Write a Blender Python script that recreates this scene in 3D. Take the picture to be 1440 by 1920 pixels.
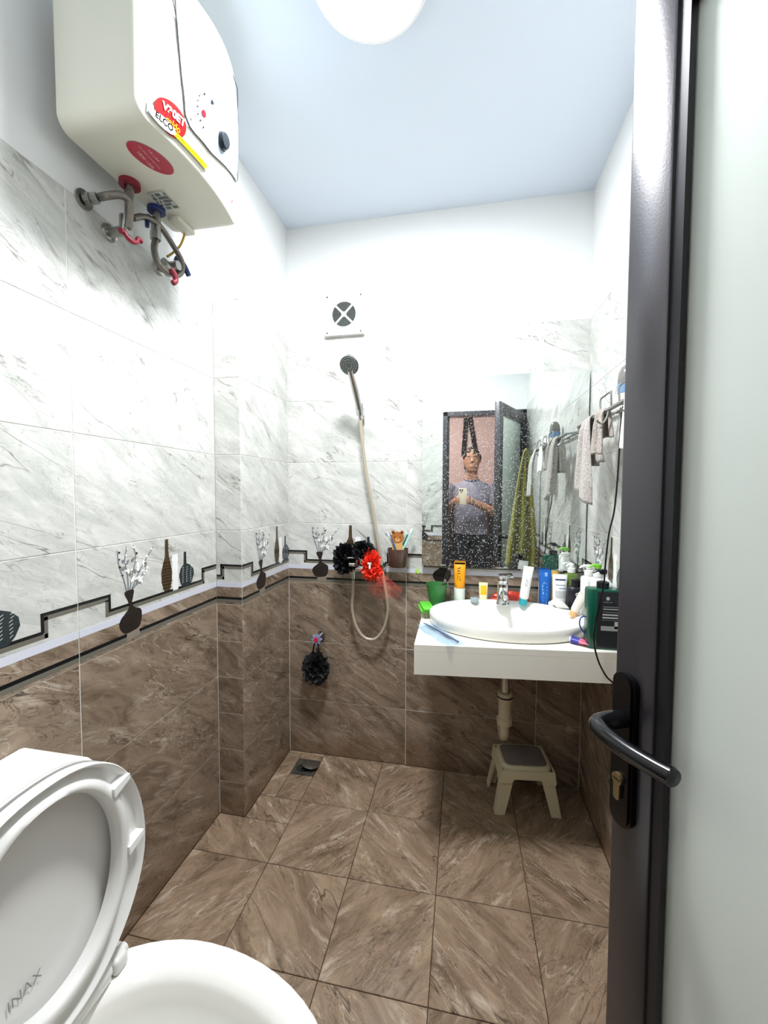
import bpy, bmesh, math, random
from mathutils import Vector, Matrix, noise as mnoise
random.seed(7)
PI = math.pi
SC = bpy.context.scene
COL = SC.collection
for _o in list(bpy.data.objects):
    bpy.data.objects.remove(_o)

# ------------------------------------------------------------------ camera
CAM = Vector((.8604, -1.9092, 1.3261))
YAW, PITCH, ROLL, FPX = .1917, .0458, .0033, 760.2
_r = Vector((math.cos(YAW), math.sin(YAW), 0))
_f0 = Vector((-math.sin(YAW), math.cos(YAW), 0))
_f = math.cos(PITCH) * _f0 + Vector((0, 0, -math.sin(PITCH)))
_u = math.sin(PITCH) * _f0 + Vector((0, 0, math.cos(PITCH)))
_r2 = math.cos(ROLL) * _r + math.sin(ROLL) * _u
_u2 = -math.sin(ROLL) * _r + math.cos(ROLL) * _u
cam = bpy.data.cameras.new('camera')
cam.sensor_fit = 'HORIZONTAL'
cam.sensor_width = 36
cam.lens = FPX / 1440 * 36
cam.clip_start = .005
cam.clip_end = 50
camo = bpy.data.objects.new('camera', cam)
COL.objects.link(camo)
M = Matrix((_r2, _u2, -_f)).transposed().to_4x4()
M.translation = CAM
camo.matrix_world = M
SC.camera = camo

# ------------------------------------------------------------------ world, exposure
W = bpy.data.worlds.new('world')
SC.world = W
W.use_nodes = True
W.node_tree.nodes['Background'].inputs[0].default_value = (.8, .85, .9, 1)
W.node_tree.nodes['Background'].inputs[1].default_value = .005
SC.view_settings.view_transform = 'Standard'
SC.view_settings.look = 'None'
SC.view_settings.exposure = 0.70
SC.view_settings.gamma = 1
SC.view_settings.use_curve_mapping = False
LAMP_STRENGTH = 150.0
HALL_STRENGTH = 75.0

# ------------------------------------------------------------------ room dimensions
XL, XR = -.113, 1.39          # left and right wall
YD = -1.83                    # inner face of the door wall
H = 2.61
PD = .443                     # depth of the corner pillar
B0 = .277                     # top of the lowest tile row
TT = B0 + 1.8                 # top of the tiling
ZC = .80                      # counter top

# ================================================================== helpers
def nm(base):
    return base

class G:
    def __init__(s):
        s.V = []; s.F = []; s.M = []
    def add(s, v, f, m=0, mat=None):
        o = len(s.V)
        if mat is not None:
            v = [mat @ Vector(p) for p in v]
        s.V += [tuple(p) for p in v]
        s.F += [tuple(i + o for i in q) for q in f]
        s.M += [m] * len(f)
        return s
    def box(s, lo, hi, m=0, bev=0, seg=2, mat=None):
        if bev <= 0:
            x0, y0, z0 = lo; x1, y1, z1 = hi
            v = [(x0,y0,z0),(x1,y0,z0),(x1,y1,z0),(x0,y1,z0),(x0,y0,z1),(x1,y0,z1),(x1,y1,z1),(x0,y1,z1)]
            f = [(0,3,2,1),(4,5,6,7),(0,1,5,4),(1,2,6,5),(2,3,7,6),(3,0,4,7)]
            return s.add(v, f, m, mat)
        bm = bmesh.new()
        bmesh.ops.create_cube(bm, size=1)
        for v in bm.verts:
            v.co = Vector([lo[i] + (v.co[i] + .5) * (hi[i] - lo[i]) for i in range(3)])
        bmesh.ops.bevel(bm, geom=list(bm.edges), offset=bev, segments=seg, profile=.5, affect='EDGES')
        bm.verts.index_update()
        v = [tuple(q.co) for q in bm.verts]
        f = [tuple(q.index for q in fa.verts) for fa in bm.faces]
        bm.free()
        return s.add(v, f, m, mat)
    def loft(s, rings, m=0, caps=True, closed=True, mat=None):
        n = len(rings[0]); v = []; f = []
        for r in rings: v += [tuple(p) for p in r]
        for k in range(len(rings) - 1):
            a = k * n; b = a + n
            for i in range(n if closed else n - 1):
                j = (i + 1) % n
                f.append((a + i, a + j, b + j, b + i))
        if caps:
            f.append(tuple(range(n - 1, -1, -1)))
            f.append(tuple(range((len(rings) - 1) * n, len(rings) * n)))
        return s.add(v, f, m, mat)
    def lathe(s, prof, c=(0,0,0), n=24, m=0, sx=1, sy=1, mat=None, caps=True):
        rings = [[(c[0] + r * sx * math.cos(2*PI*i/n), c[1] + r * sy * math.sin(2*PI*i/n), c[2] + z) for i in range(n)] for r, z in prof]
        return s.loft(rings, m, caps, True, mat)
    def cyl(s, p0, p1, r0, r1=None, n=16, m=0, caps=True):
        return s.tube([p0, p1], [r0, r0 if r1 is None else r1], n, m, smooth=0, caps=caps)
    def tube(s, pts, r, n=10, m=0, smooth=6, closed=False, caps=True, flat=1.0):
        pts = [Vector(p) for p in pts]
        rr = list(r) if isinstance(r, (list, tuple)) else [r] * len(pts)
        if smooth and len(pts) > 2:
            pts, rr = catmull(pts, rr, smooth, closed)
        N = len(pts)
        T = []
        for i in range(N):
            a = pts[(i - 1) % N] if (closed or i > 0) else pts[i]
            b = pts[(i + 1) % N] if (closed or i < N - 1) else pts[i]
            d = (b - a)
            T.append(d.normalized() if d.length > 1e-9 else Vector((0,0,1)))
        up = Vector((0,0,1)) if abs(T[0].z) < .9 else Vector((1,0,0))
        nrm = T[0].cross(up).normalized()
        rings = []
        for i in range(N):
            nrm = (nrm - T[i] * nrm.dot(T[i]))
            nrm = nrm.normalized() if nrm.length > 1e-9 else T[i].orthogonal().normalized()
            bn = T[i].cross(nrm)
            rings.append([pts[i] + nrm * (rr[i] * math.cos(2*PI*k/n)) + bn * (flat * rr[i] * math.sin(2*PI*k/n)) for k in range(n)])
        if closed:
            rings.append(rings[0]); caps = False
        return s.loft(rings, m, caps)
    def grid(s, fn, nu, nv, m=0, mat=None):
        v = [fn(i / nu, j / nv) for j in range(nv + 1) for i in range(nu + 1)]
        f = [(j*(nu+1)+i, j*(nu+1)+i+1, (j+1)*(nu+1)+i+1, (j+1)*(nu+1)+i) for j in range(nv) for i in range(nu)]
        return s.add(v, f, m, mat)
    def prism(s, poly, fn, d0, d1, m=0):
        """poly: 2D outline, fn(u, v, d) -> point; extruded from depth d0 to d1"""
        n = len(poly)
        v = [fn(a, b, d0) for a, b in poly] + [fn(a, b, d1) for a, b in poly]
        f = [tuple(range(n - 1, -1, -1)), tuple(range(n, 2 * n))] + [(i, (i+1) % n, (i+1) % n + n, i + n) for i in range(n)]
        return s.add(v, f, m)
    def obj(s, name, mats, parent=None, smooth=40, sub=0):
        me = bpy.data.meshes.new(name)
        me.from_pydata([tuple(p) for p in s.V], [], s.F)
        if not isinstance(mats, (list, tuple)): mats = [mats]
        for q in mats: me.materials.append(q)
        for p, k in zip(me.polygons, s.M): p.material_index = k
        bm = bmesh.new(); bm.from_mesh(me)
        bmesh.ops.recalc_face_normals(bm, faces=bm.faces[:])
        bm.to_mesh(me); bm.free()
        if smooth:
            for p in me.polygons: p.use_smooth = True
            me.set_sharp_from_angle(angle=math.radians(smooth))
        me.update()
        o = bpy.data.objects.new(name, me)
        COL.objects.link(o)
        if parent is not None: o.parent = parent
        if sub:
            md = o.modifiers.new('sub', 'SUBSURF'); md.levels = sub; md.render_levels = sub
        return o

def catmull(pts, rr, k, closed=False):
    N = len(pts); out = []; ro = []
    rng = range(N if closed else N - 1)
    for i in rng:
        if closed:
            p0, p1, p2, p3 = pts[(i-1) % N], pts[i], pts[(i+1) % N], pts[(i+2) % N]; ra, rb = rr[i], rr[(i+1) % N]
        else:
            p1, p2 = pts[i], pts[i+1]
            p0 = pts[i-1] if i > 0 else p1 * 2 - p2
            p3 = pts[i+2] if i + 2 < N else p2 * 2 - p1
            ra, rb = rr[i], rr[i+1]
        for j in range(k):
            t = j / k
            out.append(.5 * ((2*p1) + (p2-p0)*t + (2*p0-5*p1+4*p2-p3)*t*t + (3*p1-p0-3*p2+p3)*t**3))
            ro.append(ra + (rb - ra) * t)
    if not closed:
        out.append(pts[-1]); ro.append(rr[-1])
    return out, ro

def thing(name, label, cat, loc=(0,0,0), rotz=0, group=None):
    o = bpy.data.objects.new(name, None); COL.objects.link(o)
    o.empty_display_size = .05
    o.location = loc; o.rotation_euler = (0, 0, rotz)
    o['label'] = label; o['category'] = cat
    if group: o['group'] = group
    return o
def tag(o, label, cat, group=None):
    o['label'] = label; o['category'] = cat
    if group: o['group'] = group
    return o
def struct(o, label=None, cat=None):
    o['kind'] = 'structure'
    if label: o['label'] = label
    if cat: o['category'] = cat
    return o

def text_mesh(txt, size, align='CENTER', bold=0.0):
    cu = bpy.data.curves.new('lettering', 'FONT')
    cu.body = txt; cu.size = size; cu.align_x = align; cu.align_y = 'CENTER'; cu.offset = bold
    ob = bpy.data.objects.new('lettering', cu); COL.objects.link(ob)
    dg = bpy.context.evaluated_depsgraph_get()
    me = bpy.data.meshes.new_from_object(ob.evaluated_get(dg))
    v = [(p.co.x, p.co.y) for p in me.vertices]; f = [tuple(p.vertices) for p in me.polygons]
    bpy.data.objects.remove(ob); bpy.data.curves.remove(cu); bpy.data.meshes.remove(me)
    return v, f
def lettering(txt, size, fn, mat, parent, name='lettering', bold=0.0):
    """flat printed text; fn(u, v) -> point on the surface"""
    v, f = text_mesh(txt, size, bold=bold)
    g = G(); g.add([fn(a, b) for a, b in v], f)
    return g.obj(name, mat, parent, smooth=0)

# ================================================================== materials
def newmat(name):
    m = bpy.data.materials.new(name); m.use_nodes = True
    nt = m.node_tree; nt.nodes.clear()
    out = nt.nodes.new('ShaderNodeOutputMaterial')
    b = nt.nodes.new('ShaderNodeBsdfPrincipled')
    nt.links.new(b.outputs[0], out.inputs[0])
    return m, nt, b, out
def rgb(h):
    c = [int(h[i:i+2], 16) / 255 for i in (0, 2, 4)]
    return tuple(((x + .055) / 1.055) ** 2.4 if x > .04045 else x / 12.92 for x in c) + (1,)
def nd(nt, t, **k):
    n = nt.nodes.new(t)
    for a, b in k.items(): setattr(n, a, b)
    return n
_mc = {}
def mat(name, col, rough=.4, metal=0, var=.06, scale=25, bump=0, spec=.5, trans=0, alpha=1, coat=0, ior=1.45, sheen=0):
    if name in _mc: return _mc[name]
    m, nt, b, out = newmat(name)
    c = rgb(col) if isinstance(col, str) else col
    tc = nd(nt, 'ShaderNodeTexCoord')
    nz = nd(nt, 'ShaderNodeTexNoise'); nz.inputs['Scale'].default_value = scale; nz.inputs['Detail'].default_value = 3
    nt.links.new(tc.outputs['Object'], nz.inputs['Vector'])
    mx = nd(nt, 'ShaderNodeMix', data_type='RGBA')
    mx.inputs[6].default_value = tuple(x * (1 - var) for x in c[:3]) + (1,)
    mx.inputs[7].default_value = tuple(min(1, x * (1 + var)) for x in c[:3]) + (1,)
    nt.links.new(nz.outputs['Fac'], mx.inputs[0])
    nt.links.new(mx.outputs[2], b.inputs['Base Color'])
    b.inputs['Roughness'].default_value = rough
    b.inputs['Metallic'].default_value = metal
    b.inputs['Specular IOR Level'].default_value = spec
    b.inputs['Transmission Weight'].default_value = trans
    b.inputs['Alpha'].default_value = alpha
    b.inputs['Coat Weight'].default_value = coat
    b.inputs['IOR'].default_value = ior
    b.inputs['Sheen Weight'].default_value = sheen
    if bump:
        bp = nd(nt, 'ShaderNodeBump'); bp.inputs['Strength'].default_value = bump; bp.inputs['Distance'].default_value = .003
        nt.links.new(nz.outputs['Fac'], bp.inputs['Height']); nt.links.new(bp.outputs[0], b.inputs['Normal'])
    _mc[name] = m
    return m
def emis(name, col, strength):
    m, nt, b, out = newmat(name)
    e = nd(nt, 'ShaderNodeEmission'); e.inputs[0].default_value = rgb(col); e.inputs[1].default_value = strength
    nt.links.new(e.outputs[0], out.inputs[0])
    return m

def math_(nt, op, a, b=None, clamp=False):
    n = nd(nt, 'ShaderNodeMath', operation=op); n.use_clamp = clamp
    for i, v in enumerate((a, b)):
        if v is None: continue
        if isinstance(v, (int, float)): n.inputs[i].default_value = v
        else: nt.links.new(v, n.inputs[i])
    return n.outputs[0]
def mixc(nt, fac, a, b):
    n = nd(nt, 'ShaderNodeMix', data_type='RGBA')
    if isinstance(fac, (int, float)): n.inputs[0].default_value = fac
    else: nt.links.new(fac, n.inputs[0])
    for i, v in ((6, a), (7, b)):
        if isinstance(v, tuple): n.inputs[i].default_value = v
        else: nt.links.new(v, n.inputs[i])
    return n.outputs[2]

def marble(name, c1, c2, cdark, clight, rough, ang=35, vein_amt=.8, light_amt=.5, cl_lo=.35, cl_hi=.68, cream=0.0, fine=.4, grime=0.0):
    """glazed marble print: clouds and veins drawn out along one diagonal"""
    m, nt, b, out = newmat(name)
    L = nt.links
    tc = nd(nt, 'ShaderNodeTexCoord'); oi = nd(nt, 'ShaderNodeObjectInfo')
    sc = nd(nt, 'ShaderNodeVectorMath', operation='SCALE'); sc.inputs[0].default_value = (7.3, 3.1, 5.7)
    L.new(oi.outputs['Random'], sc.inputs['Scale'])
    ad = nd(nt, 'ShaderNodeVectorMath', operation='ADD')
    L.new(tc.outputs['Object'], ad.inputs[0]); L.new(sc.outputs[0], ad.inputs[1])
    mp = nd(nt, 'ShaderNodeMapping'); mp.inputs['Rotation'].default_value = (0, math.radians(-ang), 0)
    L.new(ad.outputs[0], mp.inputs[0])
    def nz(sx, sz, scale, det, dist, rgh=.55):
        q = nd(nt, 'ShaderNodeMapping'); q.inputs['Scale'].default_value = (sx, 1, sz)
        L.new(mp.outputs[0], q.inputs[0])
        n = nd(nt, 'ShaderNodeTexNoise'); n.inputs['Scale'].default_value = scale
        n.inputs['Detail'].default_value = det; n.inputs['Distortion'].default_value = dist; n.inputs['Roughness'].default_value = rgh
        L.new(q.outputs[0], n.inputs['Vector'])
        return n.outputs['Fac']
    def ridge(f, w):
        a = math_(nt, 'ABSOLUTE', math_(nt, 'SUBTRACT', f, .5))
        return math_(nt, 'SUBTRACT', 1, math_(nt, 'DIVIDE', a, w), True)
    def ramp(f, lo, hi):
        n = nd(nt, 'ShaderNodeMapRange'); n.inputs[1].default_value = lo; n.inputs[2].default_value = hi
        n.clamp = True; L.new(f, n.inputs[0]); return n.outputs[0]
    cloud = ramp(nz(.8, 2.6, 6, 8, .8, .68), cl_lo, cl_hi)
    v1 = ridge(nz(.34, 1.7, 4.0, 4, .5, .56), .009)
    v2 = ridge(nz(.5, 2.2, 8, 4, .8, .58), .012)
    v3 = ridge(nz(.9, 1.9, 15, 4, 1.0, .6), .020)
    msk3 = ramp(nz(1.0, 1.4, 4, 2, .3), .36, .60)
    msk = ramp(nz(.9, 1.6, 5, 2, .3), .44, .62)
    msk2 = ramp(nz(1.2, 1.6, 7, 2, .3), .48, .64)
    li = ramp(nz(.9, 3.6, 7, 5, .8, .65), .56, .74)
    col = mixc(nt, cloud, c1, c2)
    col = mixc(nt, math_(nt, 'MULTIPLY', li, light_amt), col, clight)
    col = mixc(nt, math_(nt, 'MULTIPLY', math_(nt, 'MULTIPLY', v1, msk), vein_amt), col, cdark)
    col = mixc(nt, math_(nt, 'MULTIPLY', math_(nt, 'MULTIPLY', v2, msk2), vein_amt * .75), col, cdark)
    col = mixc(nt, math_(nt, 'MULTIPLY', math_(nt, 'MULTIPLY', v3, msk3), vein_amt * fine), col, cdark)
    if cream:
        v4 = ridge(nz(.5, 2.0, 6.0, 4, .8, .6), .010)
        col = mixc(nt, math_(nt, 'MULTIPLY', math_(nt, 'MULTIPLY', v4, msk2), cream), col, clight)
    if grime:                      # limescale and rust stains left by standing water along the floor joint
        ge = nd(nt, 'ShaderNodeNewGeometry'); sp = nd(nt, 'ShaderNodeSeparateXYZ'); L.new(ge.outputs['Position'], sp.inputs[0])
        n = nd(nt, 'ShaderNodeTexNoise'); n.inputs['Scale'].default_value = 5; n.inputs['Detail'].default_value = 4; L.new(ge.outputs['Position'], n.inputs['Vector'])
        r = nd(nt, 'ShaderNodeMapRange'); r.inputs[1].default_value = 0; r.inputs[2].default_value = .16; r.inputs[3].default_value = .75; r.inputs[4].default_value = -.25; L.new(sp.outputs[2], r.inputs[0])
        k = math_(nt, 'ADD', r.outputs[0], math_(nt, 'MULTIPLY', math_(nt, 'SUBTRACT', n.outputs['Fac'], .5), 1.6), True)
        col = mixc(nt, math_(nt, 'MULTIPLY', k, grime), col, rgb('6d4f2d'))
    L.new(col, b.inputs['Base Color'])
    b.inputs['Roughness'].default_value = rough
    return m

M_WHITE = marble('white_marble_tile', rgb('d9dad5'), rgb('b3b6b0'), rgb('5f574e'), rgb('e6e6e2'), .22, ang=32, vein_amt=.8, light_amt=.55, cl_lo=.36, cl_hi=.70, cream=.0, fine=.35)
M_BROWN = marble('brown_marble_tile', rgb('a3917e'), rgb('6b5b4b'), rgb('352b23'), rgb('d0c4b4'), .25, ang=30, vein_amt=.9, light_amt=.7, cream=.7, fine=.75, grime=.7)
M_FLOOR = marble('brown_floor_tile', rgb('a28c74'), rgb('6b5744'), rgb('37291f'), rgb('cfc0ab'), .30, ang=40, vein_amt=.9, light_amt=.75, cream=.5, fine=.7)
M_GROUTW = mat('pale_grout', 'dedcd5', .9, scale=120)
M_GROUTF = mat('brown_floor_grout', '4a3826', .9, scale=60, var=.25)
M_PAINT = mat('white_wall_paint', 'e2e4e3', .85, var=.015, scale=4)
M_CEIL = mat('white_ceiling_paint', 'e0eaf6', .9, var=.012, scale=3)
M_BLACKP = mat('print_black', '17191a', .25)
M_GREYP = mat('print_taupe', '6f6c62', .25, scale=60, var=.12)
M_BANDP = mat('print_pale_band', 'd3d6e2', .25, scale=40, var=.05)
M_VASEP = mat('print_vase_brown', '2a2422', .25, scale=60, var=.4)
M_BRONZEP = mat('print_bronze', '4a3c26', .25, scale=150, var=.5)
M_TEALP = mat('print_slate', '2c3638', .25, scale=150, var=.5)
M_LEAFP = mat('print_leaf_grey', '7d8288', .25, scale=80, var=.3)
M_WHITEP = mat('print_white', 'eef0ee', .25)
M_SHADP = mat('print_shadow_grey', '8b8275', .25, scale=40, var=.1)
M_CHROME = mat('chrome', 'd8dadb', .08, 1, var=.02)
M_STEEL = mat('brushed_steel', 'a9a9a4', .3, 1, var=.1, scale=60)
M_BRAID = mat('braided_steel_hose', '7a756e', .38, .8, var=.5, scale=420, bump=.6)
M_HOSE = mat('pale_pvc_hose', 'b7ac98', .3, .2, var=.15, scale=300, bump=.3)
M_PORC = mat('white_porcelain', 'f0f0ea', .12, var=.02, scale=6, coat=.3)
M_SEAT = mat('white_seat_plastic', 'dededa', .25, var=.02, scale=8)
M_DOORM = mat('dark_anthracite_aluminium', '3a383d', .30, .3, var=.06, scale=300, bump=.05, spec=.9)
M_BEAD = mat('black_glazing_bead', '1c1c22', .35, .1)
M_BLACKPL = mat('glossy_black_plastic', '0c0c0f', .18)
M_BRASS = mat('worn_brass', '9c8a66', .35, .9)
M_HEAT = mat('ivory_heater_plastic', 'd8d7c9', .45, var=.02, scale=8)
M_COUNTER = mat('cream_marble_counter', 'ebe9de', .25, var=.04, scale=9)

# ================================================================== tiles
_tilemesh = {}
GAP = .0022
def tile_mesh(w, h, t=.008, bev=.0012):
    key = (round(w, 3), round(h, 3))
    if key not in _tilemesh:
        g = G(); g.box((0, 0, 0), (w, t, h), 0, min(bev, w * .2, h * .2), 1)
        o = g.obj('tile', M_WHITE, smooth=0)
        _tilemesh[key] = o.data
        bpy.data.objects.remove(o)
    return _tilemesh[key]
_tilemat = {}
def put_tile(parent, origin, rot, w, h, m, name='tile'):
    base = tile_mesh(w, h)
    key = (base.name, m.name)
    if key not in _tilemat:
        me = base.copy(); me.materials.clear(); me.materials.append(m); me.name = name
        _tilemat[key] = me
    o = bpy.data.objects.new(name, _tilemat[key]); COL.objects.link(o)
    o.parent = parent; o.location = origin; o.rotation_euler = rot
    return o

# ---- the printed decor tile: everything below is flat print in tile coordinates u (0-.6), v (0-.3)
def clip_rect(u0, u1, ua, ub):
    a, b = max(u0, ua), min(u1, ub)
    return (a, b) if b - a > .0008 else None
def smooth_poly(pts, k=4):
    q, _ = catmull([Vector((a, b, 0)) for a, b in pts], [0] * len(pts), k, True)
    return [(p.x, p.y) for p in q]
def decor_prints(tile, ua, ub, w):
    d1, d2, d3 = -.0003, -.0006, -.0009
    fn = lambda u, v, d: (u - ua, d, v)
    g = G()
    def rect(u0, u1, v0, v1, m, d=d1):
        c = clip_rect(u0, u1, ua + .0005, ub - .0005)
        if c: g.prism([(c[0], v0), (c[1], v0), (c[1], v1), (c[0], v1)], fn, .001, d, m)
    # brown lower strip, pale band, lower black and taupe lines (materials 0..3)
    rect(0, .6, .001, .070, 0)
    rect(0, .6, .070, .090, 1)
    rect(0, .6, .020, .030, 2, d2); rect(0, .6, .008, .020, 3, d2)
    # stepped meander: black line with taupe line under it
    rect(0, .098, .154, .162, 2); rect(0, .098, .143, .154, 3)
    rect(.098, .106, .111, .162, 2) if False else None
    rect(.090, .098, .114, .162, 2, d2); rect(.080, .090, .104, .147, 3)
    rect(.090, .510, .111, .119, 2); rect(.080, .520, .100, .111, 3)
    rect(.504, .512, .114, .162, 2, d2); rect(.512, .521, .100, .152, 3)
    rect(.504, .6, .154, .162, 2, d2); rect(.512, .6, .143, .154, 3)
    g.obj('border_print', [M_BROWN, M_BANDP, M_BLACKP, M_GREYP], tile, smooth=0)
    # vase with flowers
    if ua < .12 and ub > .2:
        g = G()
        vase = [(.146,.154),(.178,.156),(.176,.135),(.172,.118),(.180,.103),(.200,.094),(.208,.082),(.206,.055),(.196,.038),(.180,.033),(.150,.031),(.133,.042),(.124,.062),(.132,.080),(.150,.094),(.160,.106),(.158,.125)]
        g.prism([(.15,.006),(.2,.012),(.196,.036),(.15,.032)], fn, .001, d3, 3)
        g.prism(smooth_poly(vase), fn, .001, d3 - .0003, 0)
        rnd = random.Random(3)
        stems = [((.155,.150),(.145,.19),(.128,.24),(.124,.282)),((.160,.150),(.158,.2),(.150,.25),(.157,.288)),((.164,.150),(.175,.2),(.19,.25),(.182,.29)),((.168,.150),(.195,.195),(.225,.235),(.262,.276)),((.166,.150),(.2,.18),(.22,.2),(.232,.214))]
        for st in stems:
            P, _ = catmull([Vector((a, b, 0)) for a, b in st], [0]*4, 6)
            for i in range(len(P) - 1):
                a, c = P[i], P[i+1]; n = Vector((-(c-a).y, (c-a).x, 0)).normalized() * (.0022 - .0012 * i / len(P))
                g.prism([(a.x-n.x,a.y-n.y),(c.x-n.x,c.y-n.y),(c.x+n.x,c.y+n.y),(a.x+n.x,a.y+n.y)], fn, .001, d3 - .0002, 1)
                if i % 3 == 2 and i > 5:
                    s = rnd.uniform(.003, .0048); e = rnd.uniform(-.006, .006)
                    g.prism([(a.x+e+s*math.cos(t*PI/3), a.y+s*.8*math.sin(t*PI/3)) for t in range(6)], fn, .001, d3 - .0005, 0 if rnd.random() < .5 else 2)
        for k in range(20):
            cu = rnd.uniform(.138, .232); cv = .175 + rnd.random() * (.085 if cu < .2 else .055)
            a = rnd.uniform(.2, 2.6); l = rnd.uniform(.012, .026); ww = rnd.uniform(.003, .006)
            ca, sa = math.cos(a), math.sin(a)
            lf = [(cu + ca*p*l - sa*q*ww, cv + sa*p*l + ca*q*ww) for p, q in ((-.5,0),(-.15,1),(.2,.8),(.5,0),(.2,-.8),(-.15,-1))]
            g.prism(lf, fn, .001, d3 - .0003 - k * .00002, (2, 1, 2, 3)[k % 4])
        g.obj('vase_print', [M_VASEP, M_LEAFP, M_WHITEP, M_SHADP], tile, smooth=0)
    # three bottles
    if ub > .35:
        g = G()
        b1 = [(.308,.119),(.296,.150),(.295,.185),(.305,.215),(.313,.235),(.315,.292),(.329,.292),(.330,.238),(.337,.215),(.344,.185),(.343,.150),(.334,.119)]
        g.prism(b1, fn, .001, d3, 0)
        for k in range(9):
            v = .128 + k * .0105
            hw = .020 if k < 7 else .016
            g.prism([(.3195-hw,v),(.3195+hw,v),(.3195+hw,v+.003),(.3195-hw,v+.003)], fn, .001, d3 - .0003, 3)
        if ub > .37:
            wv = []
            for k in range(9): wv.append((.374 + (.003 if k % 2 else -.001), .112 + k * .0155))
            for k in range(9): wv.append((.348 - (.003 if k % 2 else -.001), .112 + (8 - k) * .0155))
            g.prism(wv, fn, .001, d2 - .0001, 1)
        if ub > .44:
            b3 = [(.398,.113),(.386,.130),(.380,.158),(.388,.180),(.404,.194),(.406,.238),(.418,.238),(.419,.195),(.440,.186),(.456,.170),(.459,.150),(.448,.128),(.434,.114)]
            g.prism(b3, fn, .001, d3, 2)
            for a in range(3):
                for k in range(7):
                    u = .394 + a * .021 + (.003 if k > 4 else 0); v = .128 + k * .0085
                    g.prism([(u,v),(u+.007,v+.004),(u+.008,v+.0055),(u+.001,v+.0015)], fn, .001, d3 - .0003, 1)
        g.obj('bottle_print', [M_BRONZEP, M_WHITEP, M_TEALP, M_VASEP], tile, smooth=0)

def tile_wall(parent, org, rot, length, cuts, rows=None, start_u=0.0, half=False, skip=None):
    """tile a wall of given length; cuts = joints along it; local x runs along the wall"""
    R = Matrix.Rotation(rot, 4, 'Z')
    zs = [0, B0, B0 + .3, B0 + .6, B0 + .9, B0 + 1.2, B0 + 1.5, B0 + 1.8]
    rows_ = list(zip(zs[:-1], zs[1:]))
    us = [0] + cuts + [length]
    for (z0, z1) in rows_:
        decor = abs(z0 - (B0 + .6)) < .01
        sub = [(z0, z1)]
        if half and z1 <= B0 + .61:
            sub = [(z0, (z0+z1)/2), ((z0+z1)/2, z1)]
        for a, c in sub:
            for u0, u1 in zip(us[:-1], us[1:]):
                if u1 - u0 < .006: continue
                if skip and skip(u0, u1, a, c): continue
                m = M_BROWN if z0 < B0 + .55 else M_WHITE
                gz = GAP if half else (.0010 if z0 < B0 + .55 else .0016)
                p = Vector(org) + R @ Vector((u0 + GAP / 2, 0, a + gz / 2))
                t = put_tile(parent, p, (0, 0, rot), u1 - u0 - GAP, c - a - gz, m, 'decor_tile' if decor else 'tile')
                if decor:
                    k0 = (u0 + start_u) if not cuts or u0 > 0 or start_u else 0
                    ua = start_u if (u0 == 0 and start_u) else 0
                    decor_prints(t, ua, ua + (u1 - u0) - GAP, u1 - u0)

# ================================================================== room shell
def wall_body(name, lo, hi, lo2, hi2):
    """tiled lower part (grout plane set back) and painted upper part"""
    g = G(); g.box(lo, hi, 0); g.box(lo2, hi2, 1)
    o = g.obj(name, [M_GROUTW, M_PAINT], smooth=0)
    return struct(o)
S = .0012
wb = wall_body('wall_back', (XL - .1, S, 0), (XR + .1, .1, TT), (XL - .1, 0, TT), (XR + .1, .1, H))
tile_wall(wb, (0, 0, 0), 0, XR, [.6, 1.2])
wl = wall_body('wall_left', (XL - .1, YD - .1, 0), (XL - S, .1, TT), (XL - .1, YD - .1, TT), (XL, .1, H))
LL = -PD - YD
tile_wall(wl, (XL, YD, 0), PI / 2, LL, [LL - 1.2, LL - .6], start_u=.6 - (LL - 1.2))
wp = wall_body('wall_pillar', (XL, -PD + S, 0), (-S, 0, TT), (XL, -PD, TT), (0, 0, H))
tile_wall(wp, (XL, -PD, 0), 0, -XL, [], start_u=.487, half=True)
tile_wall(wp, (0, -PD, 0), PI / 2, PD, [], start_u=.012)
wr = wall_body('wall_right', (XR + S, YD - .1, 0), (XR + .1, .1, TT), (XR, YD - .1, TT), (XR + .1, .1, H))
tile_wall(wr, (XR, 0, 0), -PI / 2, -YD, [.6, 1.2, 1.8])
# door wall with the opening
DX0, DX1, DZ = .68, XR, 2.05
g = G()
g.box((XL - .1, YD - .1, 0), (DX0, YD - S, TT), 0)
g.box((XL - .1, YD - .1, TT), (DX0, YD, H), 1)
g.box((DX0, YD - .1, DZ), (XR, YD, H), 1)
wd = struct(g.obj('wall_front', [M_GROUTW, M_PAINT], smooth=0))
tile_wall(wd, (DX0, YD, 0), PI, DX0 - XL, [.6])
# ceiling
g = G(); g.box((XL - .1, YD - .1, H), (XR + .1, .1, H + .08))
struct(g.obj('ceiling', M_CEIL, smooth=0))
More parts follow.
